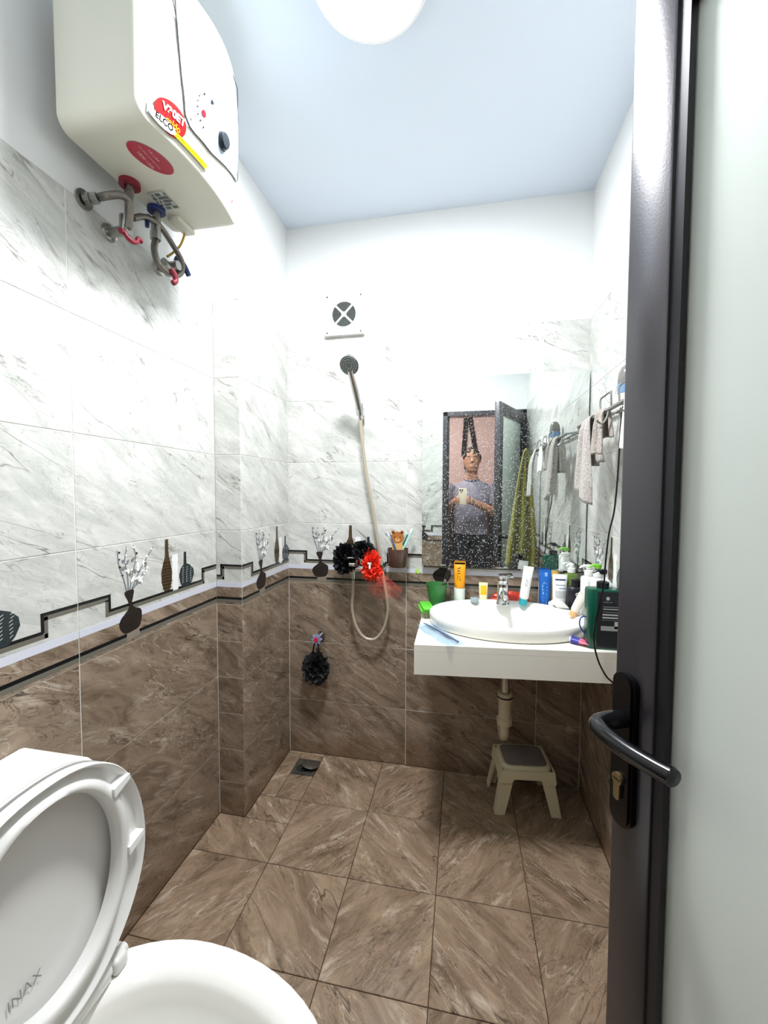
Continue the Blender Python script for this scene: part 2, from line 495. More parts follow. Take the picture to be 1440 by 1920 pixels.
# floor with tiles
g = G(); g.box((XL - .1, YD - .1, -.1), (XR + .1, .1, -.0035))
fl = struct(g.obj('floor', M_GROUTF, smooth=0))
def floor_tile(x0, y0, x1, y1, k):
    w, h = x1 - x0 - GAP, y1 - y0 - GAP
    if k % 2 == 0:
        put_tile(fl, (x0 + GAP/2, y0 + GAP/2, 0), (-PI/2, 0, 0), w, h, M_FLOOR, 'floor_tile')
    else:
        put_tile(fl, (x1 - GAP/2, y0 + GAP/2, 0), (-PI/2, 0, PI/2), h, w, M_FLOOR, 'floor_tile')
FX = [XL, .188, .488, .788, 1.088, XR]
FY = [0, -.017, -.317, -.617, -.917, -1.217, -1.517, -1.817, YD - .1]
DR = (.072, -.165, .186, -.052)      # drain recess
for j in range(len(FY) - 1):
    for i in range(5):
        x0, x1, y1, y0 = FX[i], FX[i+1], FY[j], FY[j+1]
        if i == 0 and j <= 2:
            if j == 0: floor_tile(0, y0, x1, y1, 0)
            elif j == 1:
                floor_tile(0, y0, DR[0], y1, 1)
                floor_tile(DR[0], DR[3], x1, y1, 1)
                floor_tile(DR[0], y0, x1, DR[1], 1)
            else:
                floor_tile(0, -PD, x1, y1, 0); floor_tile(XL, y0, x1, -PD, 0)
            continue
        floor_tile(x0, y0, x1, y1, i + j)

# hallway behind the photographer
M_PINK = mat('pink_hall_paint', 'ecd3d0', .85, var=.03, scale=3)
M_HALLD = mat('dark_hall_wainscot', '3a3634', .6, var=.1, scale=5)
HY = -3.3
g = G(); g.box((-.6, HY - .08, 0), (2.2, HY, 1.35), 1); g.box((-.6, HY - .08, 1.35), (2.2, HY, H), 0)
struct(g.obj('wall_hallway_far', [M_PINK, M_HALLD], smooth=0))
for n_, a, b in (('wall_hallway_left', -.68, -.6), ('wall_hallway_right', 2.2, 2.28)):
    g = G(); g.box((a, HY - .08, 0), (b, YD - .1, H)); struct(g.obj(n_, M_PINK, smooth=0))
g = G(); g.box((-.68, HY - .08, -.1), (2.28, YD - .1, -.002)); struct(g.obj('floor_hallway', M_HALLD, smooth=0))
g = G(); g.box((-.68, HY - .08, H), (2.28, YD - .1, H + .08)); struct(g.obj('ceiling_hallway', M_CEIL, smooth=0))
g = G()
g.box((-.68, YD - .1, 0), (XL - .1, YD - .02, H)); g.box((XR + .1, YD - .1, 0), (2.28, YD - .02, H))
struct(g.obj('wall_hallway_near', M_PINK, smooth=0))

# ================================================================== lamps
t = thing('ceiling_lamp', 'round white LED ceiling lamp shining brightly at the top edge', 'lamp', (.622, -.885, H))
g = G(); g.lathe([(.150, 0), (.150, -.018), (.146, -.026), (.137, -.028), (.137, -.018)], n=48, caps=False); g.obj('housing', mat('lamp_housing_white', 'f2f2f2', .4), t)
g = G(); g.lathe([(.0, -.036), (.06, -.0352), (.11, -.032), (.137, -.024)], n=48, caps=False); g.obj('diffuser', emis('lamp_diffuser', 'fafbff', LAMP_STRENGTH), t)
t = thing('hall_lamp', 'round hallway ceiling lamp seen only as light behind the photographer', 'lamp', (.45, -2.22, H))
g = G(); g.lathe([(.150, 0), (.150, -.02), (.137, -.028), (.137, -.018)], n=32, caps=False); g.obj('housing', mat('lamp_housing_white', 'f2f2f2', .4), t)
g = G(); g.lathe([(.0, -.036), (.06, -.035), (.137, -.024)], n=32, caps=False); g.obj('diffuser', emis('hall_diffuser', 'fff2ea', HALL_STRENGTH), t)
# ================================================================== door
HINGE = Vector((1.345, -1.84, 0)); FREE = Vector((1.084, -1.268, 0))
_e = (FREE - HINGE); DL = _e.length; _e.normalize()
_n = Vector((-_e.y, _e.x, 0))            # faces the photographer's side
t = bpy.data.objects.new('door_1', None); COL.objects.link(t); t.empty_display_size = .05
DM = Matrix((( -_e.x, _n.x, 0, FREE.x), (-_e.y, _n.y, 0, FREE.y), (0, 0, 1, 0), (0, 0, 0, 1)))
t.matrix_world = DM                      # local x: from the free edge to the hinge, local y: out of the visible face
struct(t, 'open dark framed door with a frosted glass panel', 'door')
DT, DB, DTOP = .042, .012, 2.005
g = G(); g.box((0, -DT, DB), (.066, 0, DTOP), 0, .004, 2); g.obj('stile', M_DOORM, t)
g = G(); g.box((DL - .072, -DT, DB), (DL, 0, DTOP), 0, .004, 2); g.obj('stile', M_DOORM, t)
g = G(); g.box((.066, -DT, DTOP - .075), (DL - .072, 0, DTOP), 0, .003, 2); g.obj('rail', M_DOORM, t)
g = G(); g.box((.066, -DT, DB), (DL - .072, 0, DB + .14), 0, .003, 2); g.obj('rail', M_DOORM, t)
GZ0, GZ1 = DB + .14, DTOP - .075
g = G()
for s in (0, 1):
    y0, y1 = (-.014, -.004) if s == 0 else (-DT + .004, -DT + .014)
    g.box((.066, y0, GZ0), (.080, y1, GZ1)); g.box((DL - .094, y0, GZ0), (DL - .072, y1, GZ1))
    g.box((.080, y0, GZ1 - .014), (DL - .094, y1, GZ1)); g.box((.080, y0, GZ0), (DL - .094, y1, GZ0 + .014))
g.obj('glazing_bead', M_BEAD, t, smooth=0)
def frosted():
    m, nt, b, out = newmat('frosted_glass')
    b.inputs['Base Color'].default_value = rgb('e6f0ea'); b.inputs['Roughness'].default_value = .28
    b.inputs['Specular IOR Level'].default_value = .6
    tr = nd(nt, 'ShaderNodeBsdfTranslucent'); tr.inputs[0].default_value = rgb('c3d3c9')
    mx = nd(nt, 'ShaderNodeMixShader'); mx.inputs[0].default_value = .15
    nt.links.new(b.outputs[0], mx.inputs[1]); nt.links.new(tr.outputs[0], mx.inputs[2]); nt.links.new(mx.outputs[0], out.inputs[0])
    return m
g = G(); g.box((.068, -.024, GZ0 + .002), (DL - .074, -.017, GZ1 - .002)); g.obj('glass_panel', frosted(), t, smooth=0)
# handle: back plate, lever, key cylinder on both faces
for s, y0 in ((1, 0.0), (-1, -DT)):
    g = G()
    pl = [(.006 + .019 + .019 * math.cos(a), 1.058 + .016 * math.sin(a)) for a in [PI * k / 8 for k in range(9)]] + [(.006 + .019 + .019 * math.cos(a), .868 + .016 * math.sin(a)) for a in [PI + PI * k / 8 for k in range(9)]]
    g.prism(pl, lambda u, v, d: (u, y0 + s * d, v), -.001, .009)
    pr = [(.025 + (u - .025) * .82, .963 + (v - .963) * .975) for u, v in pl]
    g.prism(pr, lambda u, v, d: (u, y0 + s * d, v), .008, .012)
    g.obj('handle_plate', M_BLACKPL, t, 30)
    g = G()
    g.tube([(.025, y0 + s*.010, 1.008), (.025, y0 + s*.040, 1.008), (.030, y0 + s*.054, 1.007), (.050, y0 + s*.060, 1.007), (.085, y0 + s*.058, 1.006), (.116, y0 + s*.052, 1.006), (.134, y0 + s*.047, 1.006)], [.013, .0125, .0125, .012, .0115, .011, .0115], 14, smooth=5)
    g.lathe([(0, -.0001), (.0112, 0), (.010, .003), (0, .0045)], n=14, mat=Matrix.Translation((.134, y0 + s*.047, 1.006)) @ Matrix.Rotation(PI/2, 4, 'Y'), caps=False)
    g.obj('lever_handle', M_BLACKPL, t)
    g = G()
    cyl = [(.025 + .0085 * math.cos(a), .922 + .0085 * math.sin(a)) for a in [-.9 + (PI + 1.8) * k / 14 for k in range(15)]] + [(.020, .895), (.0225, .892), (.0275, .892), (.030, .895)]
    g.prism(cyl, lambda u, v, d: (u, y0 + s * d, v), .011, .0165)
    lk = g.obj('lock_cylinder', M_BRASS, t, 30)
    g = G(); g.prism([(.0185,.9212),(.0315,.9212),(.0315,.9228),(.0185,.9228)], lambda u, v, d: (u, y0 + s * d, v), .016, .0168); g.obj('keyhole', M_BLACKPL, lk, smooth=0)
for z in (.25, 1.0, 1.78):
    g = G(); g.cyl((DL + .004, -.004, z - .045), (DL + .004, -.004, z + .045), .008); g.obj('hinge', M_STEEL, t)
# frame round the opening
g = G()
g.box((DX0, YD - .1, 0), (.722, YD + .006, DZ), 0, .003, 1); g.box((1.348, YD - .1, 0), (XR - .001, YD + .006, DZ), 0, .003, 1)
g.box((DX0, YD - .1, 2.012), (XR - .001, YD + .006, DZ + .002), 0, .003, 1)
g.box((.722, YD - .1, 0), (.735, YD - .055, 2.012)); g.box((1.335, YD - .1, 0), (1.348, YD - .055, 2.012))
struct(g.obj('trim_1', M_DOORM, smooth=30), 'dark metal frame around the doorway', 'door frame')

# ================================================================== mirror
def mirror_mat():
    m, nt, b, out = newmat('spotted_mirror_glass')
    L = nt.links
    b.inputs['Base Color'].default_value = (.80, .84, .82, 1); b.inputs['Metallic'].default_value = 1; b.inputs['Roughness'].default_value = .012
    tc = nd(nt, 'ShaderNodeTexCoord')
    def spots(scale, lo, hi, keep):
        v = nd(nt, 'ShaderNodeTexVoronoi'); v.inputs['Scale'].default_value = scale; v.inputs['Randomness'].default_value = 1
        L.new(tc.outputs['Object'], v.inputs['Vector'])
        r = nd(nt, 'ShaderNodeMapRange'); r.inputs[1].default_value = lo; r.inputs[2].default_value = hi
        r.inputs[3].default_value = 1; r.inputs[4].default_value = 0; L.new(v.outputs['Distance'], r.inputs[0])
        w = nd(nt, 'ShaderNodeSeparateColor'); L.new(v.outputs['Color'], w.inputs[0])
        k = math_(nt, 'LESS_THAN', w.outputs[0], keep)
        return math_(nt, 'MULTIPLY', r.outputs[0], k)
    sp = math_(nt, 'MAXIMUM', spots(150, .17, .33, .70), spots(75, .08, .17, .40))
    # splashes are densest over the tap, thinning towards the top
    sx = nd(nt, 'ShaderNodeSeparateXYZ'); L.new(tc.outputs['Object'], sx.inputs[0])
    dx = math_(nt, 'MULTIPLY', math_(nt, 'SUBTRACT', sx.outputs[0], .24), 2.2)
    dz = math_(nt, 'MULTIPLY', math_(nt, 'SUBTRACT', sx.outputs[2], .12), 1.25)
    d = math_(nt, 'SQRT', math_(nt, 'ADD', math_(nt, 'MULTIPLY', dx, dx), math_(nt, 'MULTIPLY', dz, dz)))
    nz = nd(nt, 'ShaderNodeTexNoise'); nz.inputs['Scale'].default_value = 9; L.new(tc.outputs['Object'], nz.inputs['Vector'])
    dens = math_(nt, 'SUBTRACT', math_(nt, 'ADD', 1.25, math_(nt, 'MULTIPLY', nz.outputs['Fac'], .6)), math_(nt, 'MULTIPLY', d, 1.35), True)
    fac = math_(nt, 'MULTIPLY', math_(nt, 'MULTIPLY', sp, dens), .8)
    film = math_(nt, 'ADD', fac, .015, True)
    df = nd(nt, 'ShaderNodeBsdfDiffuse'); df.inputs[0].default_value = (.62, .66, .65, 1)
    mx = nd(nt, 'ShaderNodeMixShader'); L.new(film, mx.inputs[0]); L.new(b.outputs[0], mx.inputs[1]); L.new(df.outputs[0], mx.inputs[2])
    L.new(mx.outputs[0], out.inputs[0])
    return m
t = thing('wall_mirror', 'frameless rectangular wall mirror with dried water spots above the basin', 'mirror', (.676, -.03, .99))
MWID, MHGT = .708, .862
g = G(); g.box((0, 0, 0), (MWID, .0015, MHGT)); g.obj('mirror_glass', mirror_mat(), t, smooth=0)
g = G(); g.box((0, .0016, 0), (MWID, .006, MHGT)); g.obj('glass_edge', mat('mirror_green_edge', '5b6d66', .2), t, smooth=0)
g = G(); g.box((.04, .006, .04), (MWID - .03, .0295, MHGT - .04)); g.obj('backing', mat('mirror_backing', '34393a', .7), t, smooth=0)
for x in (.1, MWID - .1):
    g = G(); g.box((x - .012, -.003, -.006), (x + .012, .02, .008), 0, .002, 1); g.obj('clip', M_CHROME, t)

# ================================================================== counter and basin
cy_l, cy_r = -.525, -.462
t = thing('wash_counter', 'cream marble counter slab under the oval basin', 'counter', (0, 0, 0))
g = G()
o_ = [(.69, -.003), (.70, cy_l), (XR - .002, cy_r), (XR - .002, -.003)]
NB = 64
hole = [(1.035 + .270 * math.cos(2*PI*i/NB), -.250 + .180 * math.sin(2*PI*i/NB)) for i in range(NB)]
def ray_edge(px, py, dx, dy):
    best = 9
    for k in range(4):
        (ax, ay), (bx, by) = o_[k], o_[(k+1) % 4]
        ex_, ey_ = bx - ax, by - ay; det = dx * -ey_ + ex_ * dy
        if abs(det) < 1e-9: continue
        tt = ((ax - px) * -ey_ + ex_ * (ay - py)) / det; uu = (dx * (ay - py) - dy * (ax - px)) / det
        if tt > 0 and -1e-6 <= uu <= 1 + 1e-6: best = min(best, tt)
    return (px + dx * best, py + dy * best)
angs = sorted([2*PI*i/NB for i in range(NB)] + [math.atan2(y + .25, x - 1.035) % (2*PI) for x, y in o_])
rim_o = [ray_edge(1.035, -.25, math.cos(a), math.sin(a)) for a in angs]
rim_i = [(1.035 + .270 * math.cos(a) * 1.0, -.250 + .180 * math.sin(a)) for a in angs]
rim_i = [ (lambda k: (1.035 + k*math.cos(a), -.25 + k*math.sin(a)))(1 / math.sqrt((math.cos(a)/.27)**2 + (math.sin(a)/.18)**2)) for a in angs]
g.loft([[(x, y, ZC) for x, y in rim_i], [(x, y, ZC) for x, y in rim_o], [(x, y, ZC - .022) for x, y in rim_o], [(x, y, ZC - .022) for x, y in rim_i], [(x, y, ZC) for x, y in rim_i]], caps=False)
g.obj('top_slab', M_COUNTER, t, smooth=0)
o2 = [(.700, -.004), (.708, cy_l + .008), (XR - .003, cy_r + .008), (XR - .003, -.004)]
g = G(); g.prism([(.7, cy_l), (XR - .002, cy_r), (XR - .002, cy_r + .018), (.7, cy_l + .018)], lambda u, v, d: (u, v, d), ZC - .105, ZC - .0225); g.obj('front_apron', M_COUNTER, t, smooth=0)
g = G(); g.prism([(.69, -.003), (.70, cy_l + .0185), (.718, cy_l + .0185), (.708, -.003)], lambda u, v, d: (u, v, d), ZC - .105, ZC - .0225); g.obj('side_apron', M_COUNTER, t, smooth=0)
BC = (1.035, -.245); BA, BB, RZ = .305, .208, ZC + .052
t = thing('wash_basin', 'white oval ceramic wash basin set into the counter', 'basin', (BC[0], BC[1], ZC))
def oval(k, z, dy=0, n=64):
    return [(BA * k * math.cos(2*PI*i/n), BB * k * math.sin(2*PI*i/n) * 1.0 + dy, z) for i in range(n)]
g = G()
g.loft([oval(.955, .001), oval(.985, .006), oval(1.0, .034), oval(.995, .046), oval(.975, .052), oval(.93, .053), oval(.87, .050, -.006), oval(.80, .035, -.012), oval(.72, -.005, -.014), oval(.60, -.055, -.012), oval(.40, -.085, -.01), oval(.12, -.095, -.008), oval(.07, -.096, -.008)], caps=False)
g.obj('bowl', M_PORC, t, 50)
g = G(); g.lathe([(0, .002), (.02, .001), (.022, -.002)], c=(0, -.008, -.094), n=20, caps=False); g.obj('drain_plug', M_CHROME, t)
# tap
t = thing('basin_tap', 'chrome single lever basin tap at the back of the basin', 'tap', (1.035, -.105, RZ - .004))
g = G(); g.lathe([(.029, 0), (.029, .006), (.025, .012), (.023, .05), (.024, .075), (.0235, .09), (.018, .096)], n=24); g.obj('body', M_CHROME, t)
g = G(); g.tube([(0, -.018, .045), (0, -.05, .058), (0, -.085, .055), (0, -.108, .046), (0, -.112, .036)], [.014, .0135, .0125, .012, .0115], 14); g.obj('spout', M_CHROME, t)
g = G(); g.lathe([(.019, .094), (.022, .100), (.022, .116), (.016, .124), (0, .126)], n=20, caps=False); 
g.box((-.008, -.06, .112), (.05, .012, .119), 0, .003, 2, mat=Matrix.Translation((0, 0, .012)) @ Matrix.Rotation(-.10, 4, 'Y'))
g.obj('lever', M_CHROME, t)
# waste pipe
t = thing('waste_pipe', 'basin waste pipe with a chrome tail and cream plastic sleeve', 'pipe', (1.042, -.2, 0))
g = G(); g.cyl((0, 0, .47), (0, 0, .71), .017, n=18); g.obj('tail_pipe', M_CHROME, t)
g = G(); g.lathe([(.0285, .505), (.030, .503), (.030, .475), (.0265, .468), (.0255, .402), (.030, .398), (.030, .372), (.022, .370)], n=22); g.obj('sleeve', mat('cream_pvc', 'cfc7ab', .4), t)
g = G(); g.lathe([(.0305, .492), (.0315, .492), (.0315, .486), (.0305, .486)], n=22, caps=False); g.obj('collar_ring', M_BLACKPL, t)
g = G(); g.tube([(0, 0, .38), (0, .0, .33), (0, .05, .29), (0, .12, .285), (0, .199, .285)], .018, 12); g.obj('trap', mat('cream_pvc', 'cfc7ab', .4), t)

# ================================================================== counter top things
def oval_ring(rx, ry, z, n=24, p=2.0, cx=0, cy=0):
    out = []
    for i in range(n):
        a = 2*PI*i/n; c, s = math.cos(a), math.sin(a)
        out.append((cx + rx * math.copysign(abs(c) ** (2/p), c), cy + ry * math.copysign(abs(s) ** (2/p), s), z))
    return out
def squeeze_tube(name, label, cat, loc, w, h, body, cap, cap_h=.02, cap_r=None, rotz=0, tilt=None, band=None, lay=None, crimp=True):
    """tube standing on its cap, flattened towards the crimped end"""
    t = thing(name, label, cat, loc, rotz)
    if tilt: t.rotation_euler = tilt
    r = w / 2; cr = cap_r or r * .8
    g = G(); g.loft([oval_ring(cr*.94, cr*.94, 0), oval_ring(cr, cr, .002), oval_ring(cr*.98, cr*.98, cap_h)]); g.obj('cap', cap, t)
    hb = h - cap_h
    rings = [oval_ring(r*.7, r*.7, cap_h), oval_ring(r*.88, r*.86, cap_h + .006), oval_ring(r*.92, r*.8, cap_h + hb*.25), oval_ring(r*.96, r*.55, cap_h + hb*.6), oval_ring(r, r*.18, cap_h + hb*.9), oval_ring(r, .0012, cap_h + hb*.93), oval_ring(r, .0011, h)]
    g = G(); g.loft(rings); b = g.obj('tube_body', body, t, 50)
    return t, b
def tube_front(w, h, cap_h, extra=.0006):
    """front surface of a squeeze_tube: (u across, v up) -> point"""
    r = w / 2; hb = h - cap_h
    zs = [cap_h, cap_h+.006, cap_h+hb*.25, cap_h+hb*.6, cap_h+hb*.9, cap_h+hb*.93, h]
    ry = [r*.7, r*.86, r*.8, r*.55, r*.18, .0012, .0011]; rx = [r*.7, r*.88, r*.92, r*.96, r, r, r]
    def itp(z, a):
        for i in range(6):
            if z <= zs[i+1]:
                k = (z - zs[i]) / (zs[i+1] - zs[i]); return a[i] + (a[i+1] - a[i]) * max(0, min(1, k))
        return a[-1]
    def fn(u, z):
        X, Y = itp(z, rx), itp(z, ry)
        return (u, -Y * math.sqrt(max(0, 1 - (u / X) ** 2)) - extra, z)
    return fn
def patch(fn, u0, u1, z0, z1, m, parent, name='label_print', nu=8, nv=8):
    g = G(); g.grid(lambda a, b: fn(u0 + (u1 - u0) * a, z0 + (z1 - z0) * b), nu, nv); return g.obj(name, m, parent, 60)

def marks(width, size, fn, m, parent, seed=1, name='print_marks'):
    """rows of tiny strokes standing for print too small to read"""
    rnd = random.Random(seed); g = G(); u = -width / 2
    while u < width / 2 - size * .3:
        w = size * rnd.uniform(.12, .22); h = size * rnd.uniform(.35, .5); L = size * rnd.uniform(.35, .6)
        g.add([fn(u, -h), fn(u + w, -h), fn(u + w, h), fn(u, h)], [(0, 1, 2, 3)])
        if rnd.random() < .7:
            v = rnd.choice((-h, 0, h - w)); g.add([fn(u, v), fn(u + L, v), fn(u + L, v + w), fn(u, v + w)], [(0, 1, 2, 3)])
        u += L + size * .18
    return g.obj(name, m, parent, smooth=0)
M_WPL = mat('white_plastic', 'eeefec', .3, var=.02)
M_CLEAR = mat('clear_plastic', 'e6ecee', .12, trans=.85, var=.01)
# green tumbler with a razor handle
def glassy(name, col, rough=.08, mixf=.5):
    m, nt, b, out = newmat(name)
    b.inputs['Base Color'].default_value = rgb(col); b.inputs['Roughness'].default_value = rough
    tr = nd(nt, 'ShaderNodeBsdfTransparent'); tr.inputs[0].default_value = rgb(col)
    mx = nd(nt, 'ShaderNodeMixShader'); mx.inputs[0].default_value = mixf
    nt.links.new(b.outputs[0], mx.inputs[1]); nt.links.new(tr.outputs[0], mx.inputs[2]); nt.links.new(mx.outputs[0], out.inputs[0])
    return m
t = thing('tumbler', 'translucent green plastic tumbler beside the basin', 'tumbler', (.748, -.062, ZC))
g = G(); g.lathe([(.026, 0), (.030, .003), (.0385, .06), (.049, .116), (.0475, .116), (.037, .06), (.028, .008), (.0, .007)], n=28, caps=False); g.obj('cup_body', glassy('green_plastic', '4f9a55', .1, .35), t)
t = thing('razor', 'silver and black razor handle standing in the green tumbler', 'razor', (.748, -.062, ZC + .012))
g = G(); g.tube([(.0, 0, 0), (.02, .004, .07), (.048, .006, .15), (.055, .006, .178)], [.005, .0065, .0065, .005], 10); g.obj('handle', M_STEEL, t)
g = G(); g.tube([(.040, -.0005, .125), (.048, .0, .15), (.0535, .0, .168)], [.0045, .005, .004], 8); g.obj('grip', M_BLACKPL, t)
# green scrubbing brush
t = thing('nail_brush', 'bright green scrubbing brush at the left end of the counter', 'brush', (.712, -.172, ZC), rotz=.25)
M_GRN = mat('bright_green_plastic', '5fc23a', .35)
g = G(); g.box((-.032, -.052, .024), (.032, .052, .036), 0, .005, 2); g.box((-.024, -.066, .037), (.024, .058, .047), 0, .004, 2); g.obj('brush_back', M_GRN, t)
g = G()
rb = random.Random(4)
for i in range(9):
    for j in range(15):
        x, y = -.026 + i * .0065, -.046 + j * .0066
        g.cyl((x + rb.uniform(-.002, .002), y + rb.uniform(-.002, .002), .0), (x, y, .025), .0016, n=5)
g.obj('bristles', mat('pale_bristles', 'c9cfae', .6), t)
# orange tube
M_ORG = mat('orange_tube', 'f2a012', .35); 
t, b = squeeze_tube('orange_tube', 'orange squeeze tube with a black crimp standing on its white cap', 'tube', (.851, -.055, ZC), .052, .215, M_ORG, mat('white_green_cap', 'e4efe4', .35), .100, .025)
fn = tube_front(.052, .215, .100)
patch(fn, -.0235, .0235, .207, .2145, M_BLACKPL, b); 
marks(.06, .016, lambda u, v: fn(-.004 - v, .165 + u), mat('print_dark', '2a2013', .4), b, 2)
# lying teal packet
t = thing('teal_packet', 'crumpled teal and white packet lying behind the basin', 'packet', (.835, -.055, ZC), rotz=.1)
g = G(); g.grid(lambda a, b: ((a - .5) * .085, (b - .5) * .05, .030 + .006 * math.sin(9*a + 4*b) + .004 * math.cos(11*b)), 14, 8, 0); g.grid(lambda a, b: ((a - .5) * .085, (b - .5) * .05, .002), 2, 2, 1)
g.box((-.04, -.023, .001), (.04, .023, .028), 0, .006, 2)
g.obj('packet_body', [mat('teal_foil', '2f9a86', .3, var=.4, scale=60), M_WPL], t)
# small yellow tube
M_YEL = mat('yellow_cream_tube', 'f0e3b8', .35)
t, b = squeeze_tube('small_tube', 'small cream and yellow squeeze tube behind the basin', 'tube', (.956, -.05, ZC), .039, .128, M_YEL, mat('orange_cap', 'e9c46a', .4), .03)
fn = tube_front(.039, .128, .03); patch(fn, -.012, .013, .075, .115, mat('print_yellow', 'eebd1d', .35), b)
# loose cap on basin rim
t = thing('loose_cap', 'small grey round lid lying on the back rim of the basin', 'lid', (.917, -.10, RZ - .001))
g = G(); g.lathe([(.0175, 0), (.018, .002), (.018, .018), (.016, .020), (.016, .004), (0, .004)], n=22, caps=False); g.obj('lid_shell', mat('grey_lid', '9fb0b3', .3), t)
# red plastic bag
t = thing('red_bag', 'crumpled red plastic bag tucked behind the tap', 'bag', (1.065, -.028, ZC))
rb = random.Random(9)
def crump(cx, cy, cz, rx, ry, rz, seed, n=18, amp=.25):
    g = G()
    def f(a, b):
        th, ph = 2*PI*a, PI*b
        d = Vector((math.sin(ph)*math.cos(th), math.sin(ph)*math.sin(th), math.cos(ph)))
        k = 1 + amp * mnoise.noise(d * 2.2 + Vector((seed, 0, 0))) * 2 + amp * .5 * mnoise.noise(d * 6 + Vector((0, seed, 0)))
        return (cx + rx*d.x*k, cy + ry*d.y*k, max(.001, cz + rz*d.z*k))
    g.grid(f, n*2, n)
    return g
g = crump(0, 0, .048, .075, .020, .036, 3); g.obj('bag_body', mat('red_film', 'cf4338', .25, var=.25, scale=40), t, 25)
# white tube with teal cap leaning on the rim
t, b = squeeze_tube('face_wash_tube', 'slim white tube with a teal cap standing on the basin rim', 'tube', (1.118, -.105, RZ - .001), .042, .168, M_WPL, mat('teal_cap', '1e9fae', .3), .026, .017, tilt=(0, .14, 0))
fn = tube_front(.042, .168, .026); marks(.035, .010, lambda u, v: fn(-v, .10 + u), M_LEAFP, b, 3)
# blue tube
M_BLU = mat('blue_tube', '1c62b5', .35)
t, b = squeeze_tube('blue_tube', 'tall royal blue squeeze tube with pale vertical lettering', 'tube', (1.217, -.052, ZC), .052, .197, M_BLU, mat('blue_cap', '14417d', .3), .03)
fn = tube_front(.052, .197, .03); marks(.10, .022, lambda u, v: fn(-v - .003, .10 + u), mat('print_paleblue', '7fa9dc', .4), b, 4); patch(fn, -.002, .009, .168, .184, mat('print_paleblue', '7fa9dc', .4), b)
# gold tube
t, b = squeeze_tube('gold_tube', 'gold squeeze tube standing behind the blue tube', 'tube', (1.252, -.02, ZC), .07, .222, mat('gold_tube_film', 'd9b45c', .3, .2), mat('gold_cap', 'b88f3c', .3), .025, .017)
# white tube with navy print
t, b = squeeze_tube('white_tube', 'white squeeze tube with a navy bar and blue lines', 'tube', (1.272, -.078, ZC), .060, .184, M_WPL, M_WPL, .025, .024)
fn = tube_front(.060, .184, .025)
NAVY = mat('print_navy', '24386b', .35)
patch(fn, -.020, .022, .158, .164, NAVY, b); patch(fn, -.018, .020, .138, .140, NAVY, b); patch(fn, -.006, .022, .124, .127, mat('print_blue', '5d86bd', .35), b); patch(fn, -.020, .022, .085, .115, mat('print_palegrey', 'c3c6c4', .35), b)
# small white tube lying on basin rim
t = thing('lotion_tube', 'small white tube lying on the right back rim of the basin', 'tube', (1.258, -.128, RZ + .014), rotz=0)
t.rotation_euler = (PI/2 - .25, .75, .35)
g = G(); g.loft([oval_ring(.010, .010, -.05), oval_ring(.011, .011, -.032), oval_ring(.019, .016, -.028), oval_ring(.021, .014, 0), oval_ring(.022, .006, .034), oval_ring(.022, .001, .042)]); g.obj('tube_body', M_WPL, t)
g = G(); g.box((-.012, -.0165, -.012), (.012, -.0150, -.006)); g.obj('label_print', M_LEAFP, t, smooth=0)

def pump_bottle(name, label, loc, ring, h, body, pump, rotz=0, head_len=.04, neck_r=.014, head_h=.06, clear=False, headm=None):
    """ring(z) outline rings of the body, then collar, stem and nozzle head"""
    t = thing(name, label, 'bottle', loc, rotz)
    g = G(); g.loft(ring); b = g.obj('bottle_body', body, t, 50)
    g = G(); g.lathe([(neck_r, h), (neck_r*1.15, h + .002), (neck_r*1.15, h + .020), (neck_r*.5, h + .024)], n=20); 
    p = g.obj('pump_collar', pump, t)
    g = G(); g.cyl((0, 0, h + .02), (0, 0, h + head_h - .012), .0045, n=10); g.obj('pump_stem', M_CLEAR if clear else pump, t)
    g = G(); g.loft([oval_ring(.010, .010, h + head_h - .016), oval_ring(.013, .011, h + head_h - .010), oval_ring(.012, .010, h + head_h)])
    g.tube([(0, 0, h + head_h - .006), (-head_len * .5, -.002, h + head_h - .004), (-head_len, -.004, h + head_h - .012)], [.008, .007, .004], 10, flat=.7)
    g.obj('pump_head', headm or pump, t)
    return t, b
def std_rings(rx, ry, h, p=3.0, sh=.02, neck=.013):
    return [oval_ring(rx*.93, ry*.93, 0, 32, p), oval_ring(rx, ry, .004, 32, p), oval_ring(rx, ry, h - sh, 32, p), oval_ring(rx*.9, ry*.9, h - sh*.4, 32, p*.9), oval_ring(rx*.6, ry*.7, h - .003, 32, 2.2), oval_ring(neck, neck, h, 32)]
M_OLIVE = mat('olive_bottle', '67803c', .3)
t, b = pump_bottle('olive_bottle', 'olive green bottle with a white pump in the back corner', (1.325, -.045, ZC), std_rings(.027, .022, .186, sh=.01), .186, M_OLIVE, M_WPL, head_len=.022, head_h=.04)
marks(.026, .010, lambda u, v: (u + .008, -.0226, .163 + v), M_WHITEP, b, 5)
M_BLKB = mat('black_shampoo_bottle', '1d1d27', .3)
t = thing('black_bottle', 'black shampoo bottle with white lettering beside the olive bottle', 'bottle', (1.328, -.115, ZC))
g = G(); g.loft([oval_ring(.030, .020, 0, 32, 2.6), oval_ring(.033, .022, .006, 32, 2.6), oval_ring(.034, .023, .125, 32, 2.6), oval_ring(.031, .021, .138, 32, 2.4), oval_ring(.019, .017, .143, 32, 2.2)]); b = g.obj('bottle_body', M_BLKB, t, 50)
g = G(); g.lathe([(.019, .142), (.020, .143), (.020, .17), (.018, .172)], n=24); g.obj('cap', M_BLACKPL, t)
lettering('OH', .020, lambda u, v: (u + .008, -.0238 + abs(u + .008) * .12, .112 + v), M_WHITEP, b, bold=.0006)
patch(lambda u, v: (u, -.0236 + abs(u) * .12, v), -.004, .028, .0985, .1015, M_WHITEP, b)
